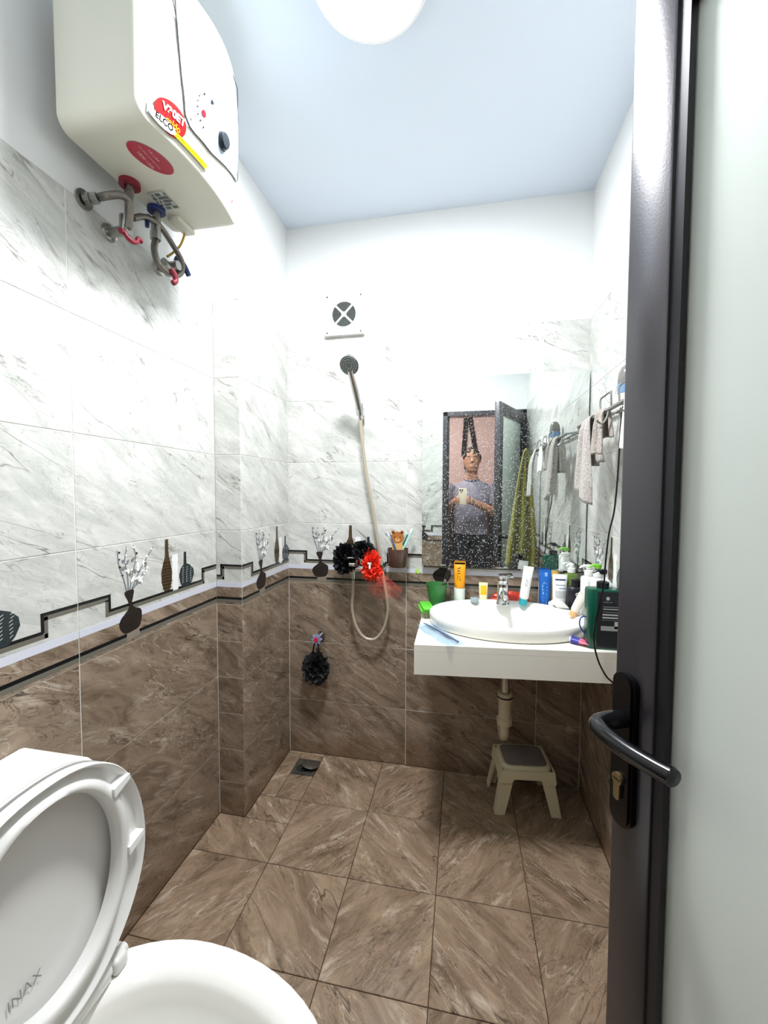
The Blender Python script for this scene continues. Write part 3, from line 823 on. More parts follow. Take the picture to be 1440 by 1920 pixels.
# tall white pump bottle
t, b = pump_bottle('white_pump_bottle', 'tall white pump bottle with a white nozzle left of the green bottle', (1.352, -.195, ZC), std_rings(.028, .024, .205, 2.6, .012), .205, M_WPL, M_WPL, head_len=.035, head_h=.042, clear=True)
patch(lambda u, v: (u, -.0266, v), -.006, .016, .13, .185, mat('print_palegreen', 'c3d8bd', .35), b)
# white bottle with lime pump
t, b = pump_bottle('lime_pump_bottle', 'white bottle with a lime green pump head by the right wall', (1.362, -.272, ZC), std_rings(.025, .022, .215, 2.6, .02), .215, M_WPL, M_WPL, head_len=.036, head_h=.048, headm=mat('lime_green_plastic', '7cc832', .3))
# white cup
t = thing('white_cup', 'small white cup at the right wall behind the green bottle', 'cup', (1.366, -.352, ZC))
g = G(); g.lathe([(.0, .001), (.014, 0), (.016, .004), (.0185, .205), (.017, .205), (.0145, .01), (0, .008)], n=24, caps=False); g.obj('cup_body', mat('white_cup_plastic', 'dfe3df', .35), t)
g = G(); g.lathe([(.0192, .2), (.0192, .208), (0, .232)], n=24, caps=False); g.obj('lid', M_WPL, t)
# leaning peach tube
t, b = squeeze_tube('peach_tube', 'white and peach tube leaning against the white pump bottle', 'tube', (1.285, -.232, ZC + .049), .036, .100, mat('white_peach_tube', 'efe9dc', .35, var=.06, scale=30), mat('peach_cap', 'e3b27a', .35), .02, tilt=(0, .42, 0))
# large dark green bottle
M_DGRN = mat('dark_green_bottle', '12513f', .22)
t, b = pump_bottle('green_pump_bottle', 'large dark green pump bottle with a black label at the counter front', (1.335, -.415, ZC), [oval_ring(.050, .026, 0, 48, 5), oval_ring(.053, .029, .004, 48, 5), oval_ring(.053, .029, .196, 48, 5), oval_ring(.050, .027, .204, 48, 5), oval_ring(.030, .022, .2055, 48, 3), oval_ring(.016, .016, .206, 48)], .206, M_DGRN, mat('black_green_pump', '10181a', .25), rotz=0, head_len=.034, head_h=.063, neck_r=.017, clear=True)
lab = lambda u, v: (u, -.0297, v)
M_LABK = mat('label_black', '20242a', .35)
patch(lambda u, v: (u, -.0293, v), -.024, .050, .006, .198, M_LABK, b)
M_LTXT = mat('label_pale_text', 'b9bdb9', .4)
patch(lab, .003, .013, .170, .181, M_LTXT, b); marks(.026, .004, lambda u, v: (u + .008, -.0297, .163 + v), M_LTXT, b, 6)
for k, (a, c, z, hh) in enumerate(((-.006, .048, .145, .004), (-.006, .050, .138, .003), (-.006, .048, .128, .003), (-.008, .05, .118, .005), (-.008, .046, .108, .005), (-.010, .05, .101, .002))):
    patch(lab, a, c, z, z + hh, M_LTXT if k in (1, 3, 4) else mat('label_dim_text', '6f7274', .4), b)
patch(lab, -.012, .048, .066, .082, mat('label_grey_block', '9aa09e', .4), b); patch(lab, .030, .048, .074, .098, M_LTXT, b)
# toothpaste tube and blue loop
t = thing('toothpaste', 'white pink and purple toothpaste tube lying at the green bottle', 'tube', (1.262, -.405, ZC + .012))
t.rotation_euler = (PI/2, 0, 1.05)
g = G(); g.loft([oval_ring(.009, .009, -.042), oval_ring(.0095, .0095, -.026)]); g.obj('cap', M_WPL, t)
g = G(); g.loft([oval_ring(.010, .009, -.026), oval_ring(.0165, .012, -.020)]); g.obj('shoulder', M_WPL, t)
g = G(); g.loft([oval_ring(.0165, .012, -.020), oval_ring(.018, .010, .008)]); g.obj('tube_middle', mat('purple_print', '3b3f9b', .35), t)
g = G(); g.loft([oval_ring(.018, .010, .008), oval_ring(.020, .004, .034), oval_ring(.020, .001, .040)]); g.obj('tube_end', mat('pink_print', 'dd6a88', .35), t)
t = thing('blue_loop', 'thin blue plastic loop beside the green bottle', 'loop')
g = G(); g.tube([(1.283, -.40, ZC + .100), (1.268, -.41, ZC + .094), (1.264, -.415, ZC + .075), (1.272, -.41, ZC + .055), (1.283, -.405, ZC + .04), (1.284, -.40, ZC + .003)], .0022, 8); g.obj('cord', mat('blue_cord', '26409c', .4), t)
# plastic packet with a toothbrush at the front left
t = thing('plastic_packet', 'clear blue tinted plastic packet lying on the front left of the counter', 'packet', (.780, -.412, ZC), rotz=-.95)
g = G(); g.grid(lambda a, b: ((a - .5) * .235, (b - .5) * .075, .006 + .0035 * math.sin(14*a + 3*b) + .002 * math.cos(17*b + 5*a)), 24, 8)
g.obj('film', glassy('clear_blue_film', 'cfe0ee', .1, .72), t, 60)
g = G(); g.tube([(-.125, .006, .009), (-.05, .008, .010), (.04, .010, .010), (.105, .012, .009)], [.002, .005, .0055, .004], 8, flat=.6); g.obj('brush_handle', mat('slate_handle', '4b5670', .35, var=.4, scale=60), t)

# ================================================================== shower
t = thing('shower_set', 'handheld chrome shower hanging in a wall holder over its hose', 'shower', (0, 0, 0))
g = G(); g.box((.365, -.012, 1.66), (.395, -.0005, 1.74), 0, .004, 2); g.tube([(.38, -.010, 1.70), (.388, -.05, 1.705), (.393, -.075, 1.708)], [.013, .012, .013], 12); 
g.tube([(.3925, -.082, 1.685), (.391, -.095, 1.735)], [.0185, .0205], 18, smooth=0); g.obj('wall_holder', M_CHROME, t)
HB = Vector((.3925, -.088, 1.700)); HT = Vector((.380, -.205, 1.852))
g = G(); g.tube([HB + Vector((0, .018, -.03)), HB, HB.lerp(HT, .5) + Vector((0, .004, .004)), HT], [.0105, .0135, .0165, .013], 16, smooth=5); g.obj('handle', M_CHROME, t)
_ax = Vector((-.08, -.83, -.55)).normalized()
Rm = _ax.to_track_quat('Z', 'Y').to_matrix().to_4x4()
hm = Matrix.Translation(Vector((.378, -.208, 1.876))) @ Rm
g = G(); g.lathe([(0, -.022), (.025, -.020), (.040, -.010), (.0445, .002), (.043, .009), (.040, .010)], n=36, mat=hm, caps=False); hd = g.obj('shower_head', M_CHROME, t)
g = G(); g.lathe([(.0405, .009), (.039, .0115), (0, .012)], n=36, mat=hm, caps=False)
g.obj('spray_plate', mat('grey_spray_plate', '4e5350', .45), hd)
g = G()
for rr, n in ((.033, 26), (.024, 18), (.014, 10)):
    for k in range(n):
        a = 2*PI*k/n; g.lathe([(.0014, .0115), (.0011, .0135), (0, .0138)], c=(rr*math.cos(a), rr*math.sin(a), 0), n=6, mat=hm, caps=False)
g.obj('nozzles', mat('pale_nozzle', '9a9f9c', .5), hd)
g = G(); g.tube([(.3935, -.075, 1.665), (.396, -.07, 1.60), (.413, -.055, 1.44), (.449, -.05, 1.24), (.478, -.05, 1.05), (.497, -.05, .937), (.516, -.05, .82), (.519, -.05, .765), (.502, -.05, .690), (.468, -.05, .640), (.432, -.05, .629), (.395, -.05, .645), (.362, -.05, .697), (.346, -.052, .776), (.352, -.06, .85), (.357, -.07, .915)], .0075, 12, smooth=6); g.obj('hose', M_HOSE, t)
t = thing('shower_mixer', 'chrome wall mixer tap of the shower with a flat lever', 'tap', (.40, -.07, .975))
g = G()
g.cyl((-.075, 0, 0), (.075, 0, 0), .021, n=20); g.cyl((-.075, 0, 0), (-.075, .068, 0), .022, .03, n=18); g.cyl((.075, 0, 0), (.075, .068, 0), .022, .03, n=18)
g.obj('body', M_CHROME, t)
g = G(); g.cyl((-.043, 0, -.015), (-.043, 0, -.052), .013, .011, n=14); g.obj('outlet', M_CHROME, t)
g = G(); g.lathe([(.024, 0), (.026, .012), (.024, .03), (.012, .036)], n=22); g.box((-.014, -.10, .030), (.014, .012, .038), 0, .004, 2, mat=Matrix.Rotation(-.12, 4, 'X')); g.box((-.016, -.075, .002), (.016, -.02, .020), 0, .005, 2)
L_ = g.obj('lever', M_CHROME, t); L_.location = (-.03, 0, .016)

# ---- loofahs
def ruffle_ball(center, R, n, m, seed, name, parent, squash=(1, 1, 1), loop=.024, thick=.0012):
    rnd = random.Random(seed); g = G()
    for k in range(n):
        z = 1 - 2 * (k + .5) / n; ph = k * 2.39996
        d = Vector((math.sqrt(1-z*z)*math.cos(ph), math.sqrt(1-z*z)*math.sin(ph), z))
        a = d.orthogonal().normalized(); b = d.cross(a)
        rot = rnd.uniform(0, 2*PI); a, b = a*math.cos(rot)+b*math.sin(rot), b*math.cos(rot)-a*math.sin(rot)
        lr = loop * rnd.uniform(.7, 1.15); rr = R * rnd.uniform(.62, .96)
        N = 14; wv = rnd.uniform(0, 6)
        def f(u, v):
            th = 2*PI*u
            rad = lr * (.55 + .45 * v) * (1 + .18 * math.sin(3*th + wv))
            hgt = rr - .012 + .024 * v + .006 * math.sin(4*th + wv) * v
            p = d * hgt + (a * math.cos(th) + b * math.sin(th) * .55) * rad
            return (center[0] + p.x*squash[0], center[1] + p.y*squash[1], center[2] + p.z*squash[2])
        g.grid(f, N, 3)
    o = g.obj(name, m, parent, 70)
    return o
def net_mat(name, col, mixf):
    m = glassy(name, col, .45, mixf); return m
M_BNET = net_mat('black_net', '101216', .12)
M_RNET = net_mat('red_net', 'ff4a30', .15)
t = thing('black_loofah', 'black mesh bath puff hanging on the shower mixer', 'loofah', (.325, -.095, 1.02))
ruffle_ball((0, 0, .005), .052, 60, M_BNET, 1, 'puff', t, (1.0, .75, 1.15)); ruffle_ball((.085, .0, .045), .036, 36, M_BNET, 2, 'puff', t, (1.2, .75, .9)); ruffle_ball((-.012, 0, -.035), .034, 20, M_BNET, 5, 'puff', t, (1, .8, .9))
g = G(); g.tube([(.05, .01, .07), (.09, -.012, .085), (.12, -.015, .05), (.11, .0, .03)], .0022, 8); g.obj('cord', M_BLACKPL, t)
t = thing('red_loofah', 'bright red mesh bath puff with a loose net tail beside the mixer', 'loofah', (.452, -.105, .995))
ruffle_ball((0, 0, .015), .040, 40, M_RNET, 3, 'puff', t, (.85, .75, 1.25)); ruffle_ball((.003, 0, -.03), .038, 26, M_RNET, 4, 'puff', t, (1.05, .75, .8))
def tail(a, b):
    th = (a - .5) * 2.0; r = .025 + .075 * b
    return (.018 + .045*b + r * math.sin(th), -.008 - .012 * math.cos(th*3) * b, -.02 - .135 * b * math.cos(th * .8) + .008*math.sin(14*a)*b)
def ragged_net():
    m, nt, b, out = newmat('red_net_thin'); b.inputs['Base Color'].default_value = rgb('e8503c'); b.inputs['Roughness'].default_value = .5
    tc = nd(nt, 'ShaderNodeTexCoord'); nz = nd(nt, 'ShaderNodeTexNoise'); nz.inputs['Scale'].default_value = 55; nz.inputs['Detail'].default_value = 3
    nt.links.new(tc.outputs['Object'], nz.inputs['Vector'])
    sx = nd(nt, 'ShaderNodeSeparateXYZ'); nt.links.new(tc.outputs['Object'], sx.inputs[0])
    r = nd(nt, 'ShaderNodeMapRange'); r.inputs[1].default_value = -.15; r.inputs[2].default_value = -.02; r.inputs[3].default_value = .08; r.inputs[4].default_value = .55; nt.links.new(sx.outputs[2], r.inputs[0])
    n2 = nd(nt, 'ShaderNodeMapRange'); n2.inputs[1].default_value = .35; n2.inputs[2].default_value = .65; n2.inputs[3].default_value = .3; n2.inputs[4].default_value = 1.2; nt.links.new(nz.outputs['Fac'], n2.inputs[0])
    nt.links.new(math_(nt, 'MULTIPLY', r.outputs[0], n2.outputs[0], True), b.inputs['Alpha'])
    return m
g = G(); g.grid(tail, 30, 8); g.obj('net_tail', ragged_net(), t, 60)
g = G(); g.box((-.008, -.040, .012), (.008, -.036, .020)); g.box((-.003, -.040, -.008), (.005, -.036, .014)); g.obj('white_tag', M_WPL, t, smooth=0)

# ---- cup with toothbrushes and the bear card
t = thing('toothbrush_cup', 'brown translucent cup stuck to the wall beside the mirror', 'cup', (.567, -.052, .985))
g = G(); g.lathe([(.0, 0), (.038, 0), (.041, .003), (.049, .085), (.0475, .085), (.039, .006), (0, .005)], n=28, caps=False); g.obj('cup_body', glassy('brown_plastic', '6b5147', .12, .25), t)
g = G(); g.box((-.02, .03, .05), (.02, .0515, .09), 0, .003, 1); g.obj('wall_clip', M_BEAD, t)
t = thing('bear_card', 'brown bear shaped card with a round face in the cup', 'figure', (.566, -.062, 1.0))
M_BEAR = mat('bear_brown', 'a8672f', .5); M_BELLY = mat('bear_tan', 'd8a866', .5)
bearf = lambda u, v, d: (u, d, v)
g = G(); el = lambda cx, cz, rx, rz, n=24: [(cx + rx*math.cos(2*PI*k/n), cz + rz*math.sin(2*PI*k/n)) for k in range(n)]
g.prism(el(0, .122, .031, .027), bearf, 0, .004); hd = g.obj('head', M_BEAR, t)
for s in (-1, 1):
    g = G(); g.prism(el(s*.021, .147, .008, .008), bearf, 0, .0042); e_ = g.obj('ear', M_BEAR, t)
    g = G(); g.prism(el(s*.021, .147, .0045, .0045), bearf, -.001, .001); g.obj('inner_ear', mat('bear_dark', '5a3216', .5), e_)
    g = G(); g.prism(el(s*.0125, .124, .0022, .0026), bearf, -.001, .001); g.obj('eye', M_BLACKPL, t)
g = G(); g.prism(el(0, .112, .011, .0085), bearf, -.0008, .001); g.obj('muzzle', M_BELLY, t)
g = G(); g.prism(el(0, .116, .003, .0022), bearf, -.0016, 0); g.obj('nose', M_BLACKPL, t)
g = G(); g.prism([(-.024, .02), (.024, .02), (.025, .085), (.018, .102), (-.018, .102), (-.025, .085)], bearf, .0005, .0045); g.obj('body_panel', M_BELLY, t)
def toothbrush(label, base, top, c1, c2):
    t = thing('toothbrush', label, 'toothbrush', base, group=None)
    d = Vector(top) - Vector(base); n = d.normalized()
    g = G(); g.tube([(0, 0, 0), d * .5, d * .75, d * .86], [.0045, .0055, .0038, .003], 8, smooth=3); g.obj('handle', c1, t)
    g = G(); g.tube([d * .85, d * .88, d], [.003, .0055, .005], 8, smooth=3, flat=.5); h_ = g.obj('brush_head', c1, t)
    g = G(); sd = n.cross(Vector((0, 1, 0))).normalized()
    g.tube([d * .885 + sd * .006, d * .985 + sd * .006], .005, 6, smooth=0); g.obj('bristles', c2, h_)
bz = .993
toothbrush('white and grey toothbrush leaning left in the brown cup', (.585, -.05, bz), (.515, -.06, 1.148), M_WPL, mat('bristle_grey', '9aa7ab', .6))
toothbrush('slate blue toothbrush leaning left in the brown cup', (.58, -.045, bz), (.534, -.075, 1.138), mat('slate_blue_plastic', '4f6f8f', .35), M_WPL)
toothbrush('dark green toothbrush leaning right in the brown cup', (.548, -.045, bz), (.613, -.06, 1.137), mat('dark_green_plastic', '12584d', .35), mat('mint_bristles', '8fd6c4', .6))
toothbrush('pale mint toothbrush leaning furthest right in the brown cup', (.552, -.058, bz), (.640, -.055, 1.162), mat('mint_plastic', 'a9e0d8', .3), M_WPL)

# ---- angle valve with flower knob and hanging black puff
t = thing('angle_valve', 'small wall valve with a red and blue flower shaped knob', 'valve', (.170, 0, .615))
g = G(); g.cyl((0, -.0005, 0), (0, -.008, 0), .022, n=20); g.cyl((0, -.008, 0), (0, -.055, 0), .009, n=14); g.cyl((0, -.035, 0), (0, -.035, -.05), .010, .009, n=14); g.obj('body', M_CHROME, t)
g = G(); pet = [((.022 + .005*math.cos(8*a)) * math.cos(a), (.022 + .005*math.cos(8*a)) * math.sin(a)) for a in [2*PI*k/64 for k in range(64)]]
g.prism(pet, lambda u, v, d: (u, d, v), -.055, -.070); kn = g.obj('knob', mat('pale_blue_knob', '8b93b8', .3), t)
g = G(); g.prism(el(0, 0, .011, .011), lambda u, v, d: (u, d, v), -.069, -.073); g.obj('red_dot', mat('red_dot', 'd0303c', .3), kn)
t = thing('hanging_puff', 'charcoal bath puff hanging from the flower knob valve', 'loofah', (.165, -.062, .468))
ruffle_ball((0, 0, 0), .062, 64, mat('charcoal_fabric', '1e2022', .6), 11, 'puff', t, (.95, .62, 1.2), loop=.026)
g = G(); g.tube([(-.01, -.01, .06), (-.012, 0, .10), (0, .015, .15), (.014, 0, .10), (.012, -.01, .06)], .0035, 8); g.obj('cord', M_BLACKPL, t)

# ================================================================== extractor fan
t = thing('extractor_fan', 'square white wall extractor fan with a round slatted grille', 'fan', (.297, 0, 2.174))
FW = .096; CR = .058; N = 48
g = G()
outer = []; inner = []
for k in range(N):
    a = 2*PI*k/N + PI/4; c, s = math.cos(a), math.sin(a); q = FW / max(abs(c), abs(s))
    outer.append((c*q, s*q)); inner.append((CR*c, CR*s))
rings = [[(x, -.001, z) for x, z in outer], [(x, -.019, z) for x, z in outer], [(x*.985, -.021, z*.985) for x, z in outer], [(x, -.021, z) for x, z in inner], [(x, -.004, z) for x, z in inner]]
g.loft(rings, caps=False); g.obj('face_plate', M_WPL, t, 30)
g = G(); g.lathe([(CR, 0), (0, 0)], n=48, mat=Matrix.Translation((0, -.004, 0)) @ Matrix.Rotation(PI/2, 4, 'X'), caps=False); g.obj('dark_cavity', mat('dark_cavity', '202422', .8), t)
g = G()
for k in range(-9, 10):
    x = k * .006; hh = math.sqrt(max(0, CR**2 - x*x))
    if hh < .012: continue
    for s in (-1, 1):
        z0 = abs(x) + .006
        if hh > z0:
            g.box((x - .0013, -.019, min(s*z0, s*hh)), (x + .0013, -.012, max(s*z0, s*hh)))
            g.box((min(s*z0, s*hh), -.019, x - .0013), (max(s*z0, s*hh), -.012, x + .0013))
g.obj('grille_slats', mat('grille_grey', '5f6461', .5), t, smooth=0)
g = G()
for a in (PI/4, -PI/4):
    g.box((-CR, -.0205, -.0045), (CR, -.012, .0045), mat=Matrix.Rotation(a, 4, 'Y'))
g.cyl((0, -.0215, 0), (0, -.012, 0), .012, n=20); g.obj('grille_cross', M_WPL, t, smooth=30)
g = G(); g.box((-.07, -.0225, .078), (.075, -.020, .089)); g.obj('name_strip', mat('strip_pale_green', 'dfe9d8', .4), t, smooth=0)
for x, z in ((-.083, .084), (.083, .084), (-.083, -.084), (.083, -.084)):
    g = G(); g.lathe([(.0045, 0), (.004, .002), (0, .0025)], n=10, mat=Matrix.Translation((x, -.0205, z)) @ Matrix.Rotation(PI/2, 4, 'X'), caps=False); g.obj('screw', mat('dark_screw', '4b4e4d', .4, .7), t)

# ================================================================== floor drain
t = thing('floor_drain', 'dark round floor drain lid half off its square recess', 'drain', ((DR[0] + DR[2]) / 2, (DR[1] + DR[3]) / 2, 0))
M_DRN = mat('grimy_drain_metal', '5c5850', .5, .5, var=.4, scale=50)
g = G(); hw = (DR[2] - DR[0]) / 2 - .003
g.box((-hw, -hw, -.0034), (hw, hw, -.001)); g.obj('square_plate', M_DRN, t, smooth=0)
g = G(); g.lathe([(.046, -.001), (.046, .003), (.040, .004), (.036, -.0005)], c=(-.006, -.006, 0), n=32, caps=False); g.obj('ring', M_DRN, t)
g = G(); g.lathe([(.036, -.0008), (0, -.0008)], c=(-.006, -.006, 0), n=28, caps=False); g.obj('dark_hole', mat('dark_cavity', '202422', .8), t)
g = G(); g.lathe([(.0, .0), (.042, .0), (.043, .003), (.040, .006), (.012, .009), (0, .009)], n=32, mat=Matrix.Translation((.022, .002, .012)) @ Matrix.Rotation(-.2, 4, 'X') @ Matrix.Rotation(.12, 4, 'Y'), caps=False); g.obj('lid', M_DRN, t)
g = G(); g.tube([(-.022, -.03, .004), (-.012, -.012, .010), (-.006, .006, .012)], .002, 6); g.obj('lid_rib', M_DRN, t)

# ================================================================== step stool
t = thing('step_stool', 'low cream plastic step stool with a grey top under the counter', 'stool', (1.128, -.118, 0), rotz=.12)
M_STL = mat('cream_stool_plastic', 'd6cfae', .42, var=.05, scale=12)
SH = .195
def stool_pt(sx, sy, k):                 # corner splay from top (k=1) to foot (k=0)
    return (sx * (.134 - .034 * k), sy * (.098 - .018 * k))
g = G(); g.loft([oval_ring(.106, .086, SH - .035, 32, 6), oval_ring(.102, .082, SH - .006, 32, 6), oval_ring(.097, .077, SH, 32, 6)], caps=True); g.obj('seat_shell', M_STL, t, 35)
g = G(); g.loft([oval_ring(.088, .070, SH - .001, 32, 6), oval_ring(.088, .070, SH + .002, 32, 6), oval_ring(.085, .067, SH + .003, 32, 6)]); g.obj('grey_pad', mat('grey_stool_pad', '79726f', .5), t, 35)
for sx in (-1, 1):
    for sy in (-1, 1):
        g = G()
        rings = []
        for k in (0, .25, .55, .8, 1.0):
            x, y = stool_pt(sx, sy, k * .9); z = k * (SH - .03)
            w = .040 + .012 * k; d = .034 + .010 * k
            if k == 1.0: w += .014
            ring = [(x, y), (x - sx*w, y), (x - sx*w, y - sy*.009), (x - sx*.009, y - sy*.009), (x - sx*.009, y - sy*d), (x, y - sy*d)]
            rings.append([(a, b, z) for a, b in ring])
        g.loft(rings); g.obj('leg', M_STL, t, 35)
for sy in (-1, 1):
    g = G(); a0 = .118
    arch = [(-.108, SH - .012), (.108, SH - .012), (.112, SH - .062), (.075, SH - .062), (.066, SH - .056), (.060, SH - .045), (-.060, SH - .045), (-.066, SH - .056), (-.075, SH - .062), (-.112, SH - .062)]
    g.prism(arch, lambda u, v, d: (u, sy * (.0875 + (SH - v) * .11 + d), v), -.006, .0015); g.obj('apron', M_STL, t, 30)
for sx in (-1, 1):
    g = G()
    arch = [(-.08, SH - .012), (.08, SH - .012), (.086, SH - .062), (.052, SH - .062), (.046, SH - .05), (-.046, SH - .05), (-.052, SH - .062), (-.086, SH - .062)]
    g.prism(arch, lambda u, v, d: (sx * (.1065 + (SH - v) * .15 + d), u, v), -.006, .0015); g.obj('apron', M_STL, t, 30)

# ================================================================== toilet
TY = -1.378
t = thing('toilet', 'white two piece toilet with its seat and lid raised', 'toilet', (XL, TY, 0))
X0 = -XL                                   # local x of world x=0
def egg(cx, a_f, a_b, hw, z, n=48, p=2.0):
    """outline: long towards +x (a_f), short towards -x (a_b)"""
    out = []
    for i in range(n):
        th = 2*PI*i/n; c, s = math.cos(th), math.sin(th)
        out.append((cx + (a_f if c > 0 else a_b) * c, hw * (math.copysign(abs(s) ** (2/p), s)), z))
    return out
RIM = .400
g = G()
cx = X0 + .36
g.loft([egg(cx - .02, .20, .22, .115, .0), egg(cx - .02, .20, .22, .118, .03), egg(cx - .03, .21, .22, .105, .16), egg(cx - .01, .27, .24, .15, .28), egg(cx, .315, .25, .182, .355), egg(cx, .322, .25, .187, .385), egg(cx, .318, .25, .184, RIM - .004), egg(cx, .30, .24, .170, RIM),
        egg(cx + .02, .268, .20, .150, RIM - .002), egg(cx + .02, .250, .185, .130, RIM - .014), egg(cx + .02, .245, .18, .124, RIM - .022), egg(cx + .02, .24, .178, .120, RIM - .05), egg(cx + .02, .22, .165, .105, RIM - .10), egg(cx + .01, .16, .12, .07, RIM - .19), egg(cx, .06, .05, .035, RIM - .25)], caps=True)
g.obj('bowl', M_PORC, t, 50)
g = G(); g.box((.02, -.165, .20), (X0 + .20, .165, RIM - .003), 0, .03, 4); g.obj('rear_deck', M_PORC, t, 50)
g = G(); g.box((.006, -.185, RIM - .01), (X0 + .085, .185, .712), 0, .025, 4); g.obj('tank', M_PORC, t, 50)
g = G()
lidp = [(.002, -.198), (X0 + .065, -.198), (X0 + .10, -.185), (X0 + .112, -.13), (X0 + .116, 0), (X0 + .112, .13), (X0 + .10, .185), (X0 + .065, .198), (.002, .198)]
ins = lambda k: [(max(.002, x - k if x > .01 else x), y * (1 - k / .2)) for x, y in lidp]
g.loft([[(x, y, .713) for x, y in ins(.008)], [(x, y, .720) for x, y in lidp], [(x, y, .738) for x, y in lidp], [(x, y, .746) for x, y in ins(.005)], [(x, y, .749) for x, y in ins(.016)]]); tl = g.obj('tank_lid', M_PORC, t, 30)
g = G(); g.lathe([(.019, .749), (.019, .754), (.017, .756), (0, .756)], c=(X0 - .01, 0, 0), n=24, caps=False); g.obj('flush_button', M_CHROME, tl)
# raised seat and lid: local frame, s along the seat from the hinge, w across, d towards the room
HX, HZ, LEAN = X0 + .205, RIM + .022, math.radians(5)
ex = Vector((-math.sin(LEAN), 0, math.cos(LEAN))); en = Vector((math.cos(LEAN), 0, math.sin(LEAN)))
def seatpt(s, w, d):
    p = Vector((HX, 0, HZ)) + ex * s + Vector((0, 1, 0)) * w + en * d
    return (p.x, p.y, p.z)
def seat_outline(k, n=72):
    """k = 0 outer edge, 1 inner edge of the ring"""
    out = []
    for i in range(n):
        th = 2*PI*i/n; c, s = math.cos(th), math.sin(th)
        ao = (.205 if c > 0 else .205); wo = .190
        so = .210 + ao * math.copysign(abs(c) ** .92, c); wo_ = wo * math.copysign(abs(s) ** .86, s) * (1.0 if c > 0 else 1 - .18 * c * c)
        ai = (.156 if c > 0 else .165); wi = .128
        si = .224 + ai * c; wi_ = wi * math.copysign(abs(s) ** .95, s)
        out.append((so + (si - so) * k, wo_ + (wi_ - wo_) * k))
    return out
def seat_ring(k, d): return [seatpt(a, b, d) for a, b in seat_outline(k)]
g = G()
g.loft([seat_ring(*q) for q in ((0, -.006), (-.01, .004), (0, .015), (.05, .019), (.12, .017), (.20, .007), (.48, .005), (.58, .010), (.70, .020), (.90, .022), (1.0, .018), (1.03, .006), (1.0, -.006), (.5, -.009), (0, -.006))], caps=False)
ring_ = g.obj('seat_ring', M_SEAT, t, 60)
def lid_outline(k, n=72): return [(.210 + (a - .210) * k, b * k) for a, b in seat_outline(-.03, n)]
g = G()
g.loft([[seatpt(a, b, -.013) for a, b in lid_outline(1.0)], [seatpt(a, b, -.024) for a, b in lid_outline(1.0)], [seatpt(a, b, -.032) for a, b in lid_outline(.97)], [seatpt(a, b, -.036) for a, b in lid_outline(.6)]][::-1] + [[seatpt(a, b, -.014) for a, b in lid_outline(.96)], [seatpt(a, b, -.020) for a, b in lid_outline(.9)], [seatpt(a, b, -.022) for a, b in lid_outline(.5)]])
ld = g.obj('seat_lid', M_SEAT, t, 50)
lettering('INAX', .022, lambda u, v: seatpt(.105 + v, u - .035, -.0185), mat('print_grey', '8b8d8c', .4), ld)
for s_, w_ in ((.318, .142), (.185, .162), (.318, -.142), (.185, -.162)):
    g = G(); sg = 1 if w_ > 0 else -1
    g.prism([(s_ - .008, w_ - sg*.024), (s_ + .008, w_ - sg*.024), (s_ + .015, w_ + sg*.014), (s_ + .004, w_ + sg*.014)], lambda u, v, d: seatpt(u, v, d), .004, .026); g.obj('bumper', M_WPL, ring_, 30)
g = G(); g.tube([(HX - .004, -.088, RIM + .016), (HX - .004, .088, RIM + .016)], .017, 14, smooth=0); g.box((HX - .02, -.088, RIM - .002), (HX + .012, .088, RIM + .012), 0, .004, 2); g.obj('hinge_bar', M_SEAT, t)
for s in (-1, 1):
    g = G(); g.box((HX - .014, s*.106 - .015, RIM - .002), (HX + .018, s*.106 + .015, RIM + .028), 0, .007, 3); g.cyl((HX, s*.09, RIM + .018), (HX, s*.128, RIM + .018), .010, n=14); g.obj('hinge', M_SEAT, t)
#PART3
# ================================================================== water heater
HYC, HHW, HZ0, HZ1 = -.865, .212, 2.19, 2.57
def interp(x, xs, ys):
    if x <= xs[0]: return ys[0]
    for i in range(len(xs) - 1):
        if x <= xs[i+1]:
            return ys[i] + (ys[i+1] - ys[i]) * (x - xs[i]) / (xs[i+1] - xs[i])
    return ys[-1]
def hfront(y, z):
    gz = interp(z, [2.19, 2.24, 2.30, 2.38, 2.46, 2.57], [.026, .050, .070, .084, .086, .078])
    return .12 + max(0, 1 - ((y - HYC) / HHW) ** 2) * gz
t = thing('water_heater', 'boxy ivory electric water heater high on the left wall', 'water heater', (0, 0, 0))
def rr_outline(hw, z0, z1, r, n=8):
    out = []
    for cy, cz, a0 in ((HYC + hw - r, z1 - r, 0), (HYC - hw + r, z1 - r, PI/2), (HYC - hw + r, z0 + r, PI), (HYC + hw - r, z0 + r, 1.5*PI)):
        for k in range(n + 1):
            a = a0 + PI/2 * k / n; out.append((cy + r * math.cos(a), cz + r * math.sin(a)))
    # refine straight runs so the bulged front stays smooth
    fine = []
    for i in range(len(out)):
        a, b = out[i], out[(i+1) % len(out)]; L = math.hypot(b[0]-a[0], b[1]-a[1]); k = max(1, int(L / .02))
        for j in range(k): fine.append((a[0] + (b[0]-a[0]) * j / k, a[1] + (b[1]-a[1]) * j / k))
    return fine
OUT = rr_outline(HHW, HZ0, HZ1, .035)
zc = (HZ0 + HZ1) / 2
def hring(k, dx):
    ps = []
    for y, z in OUT:
        yy, zz = HYC + (y - HYC) * k, zc + (z - zc) * k
        ps.append((hfront(yy, zz) + dx, yy, zz))
    return ps
rings = [[(-.095, HYC + (y - HYC) * .985, zc + (z - zc) * .985) for y, z in OUT], [(-.085, y, z) for y, z in OUT], [(.0, y, z) for y, z in OUT], hring(1.0, -.022), hring(.998, -.010), hring(.990, -.003), hring(.975, 0)] + [hring(k, 0) for k in (.93, .85, .75, .6, .45, .3, .15, .04)]
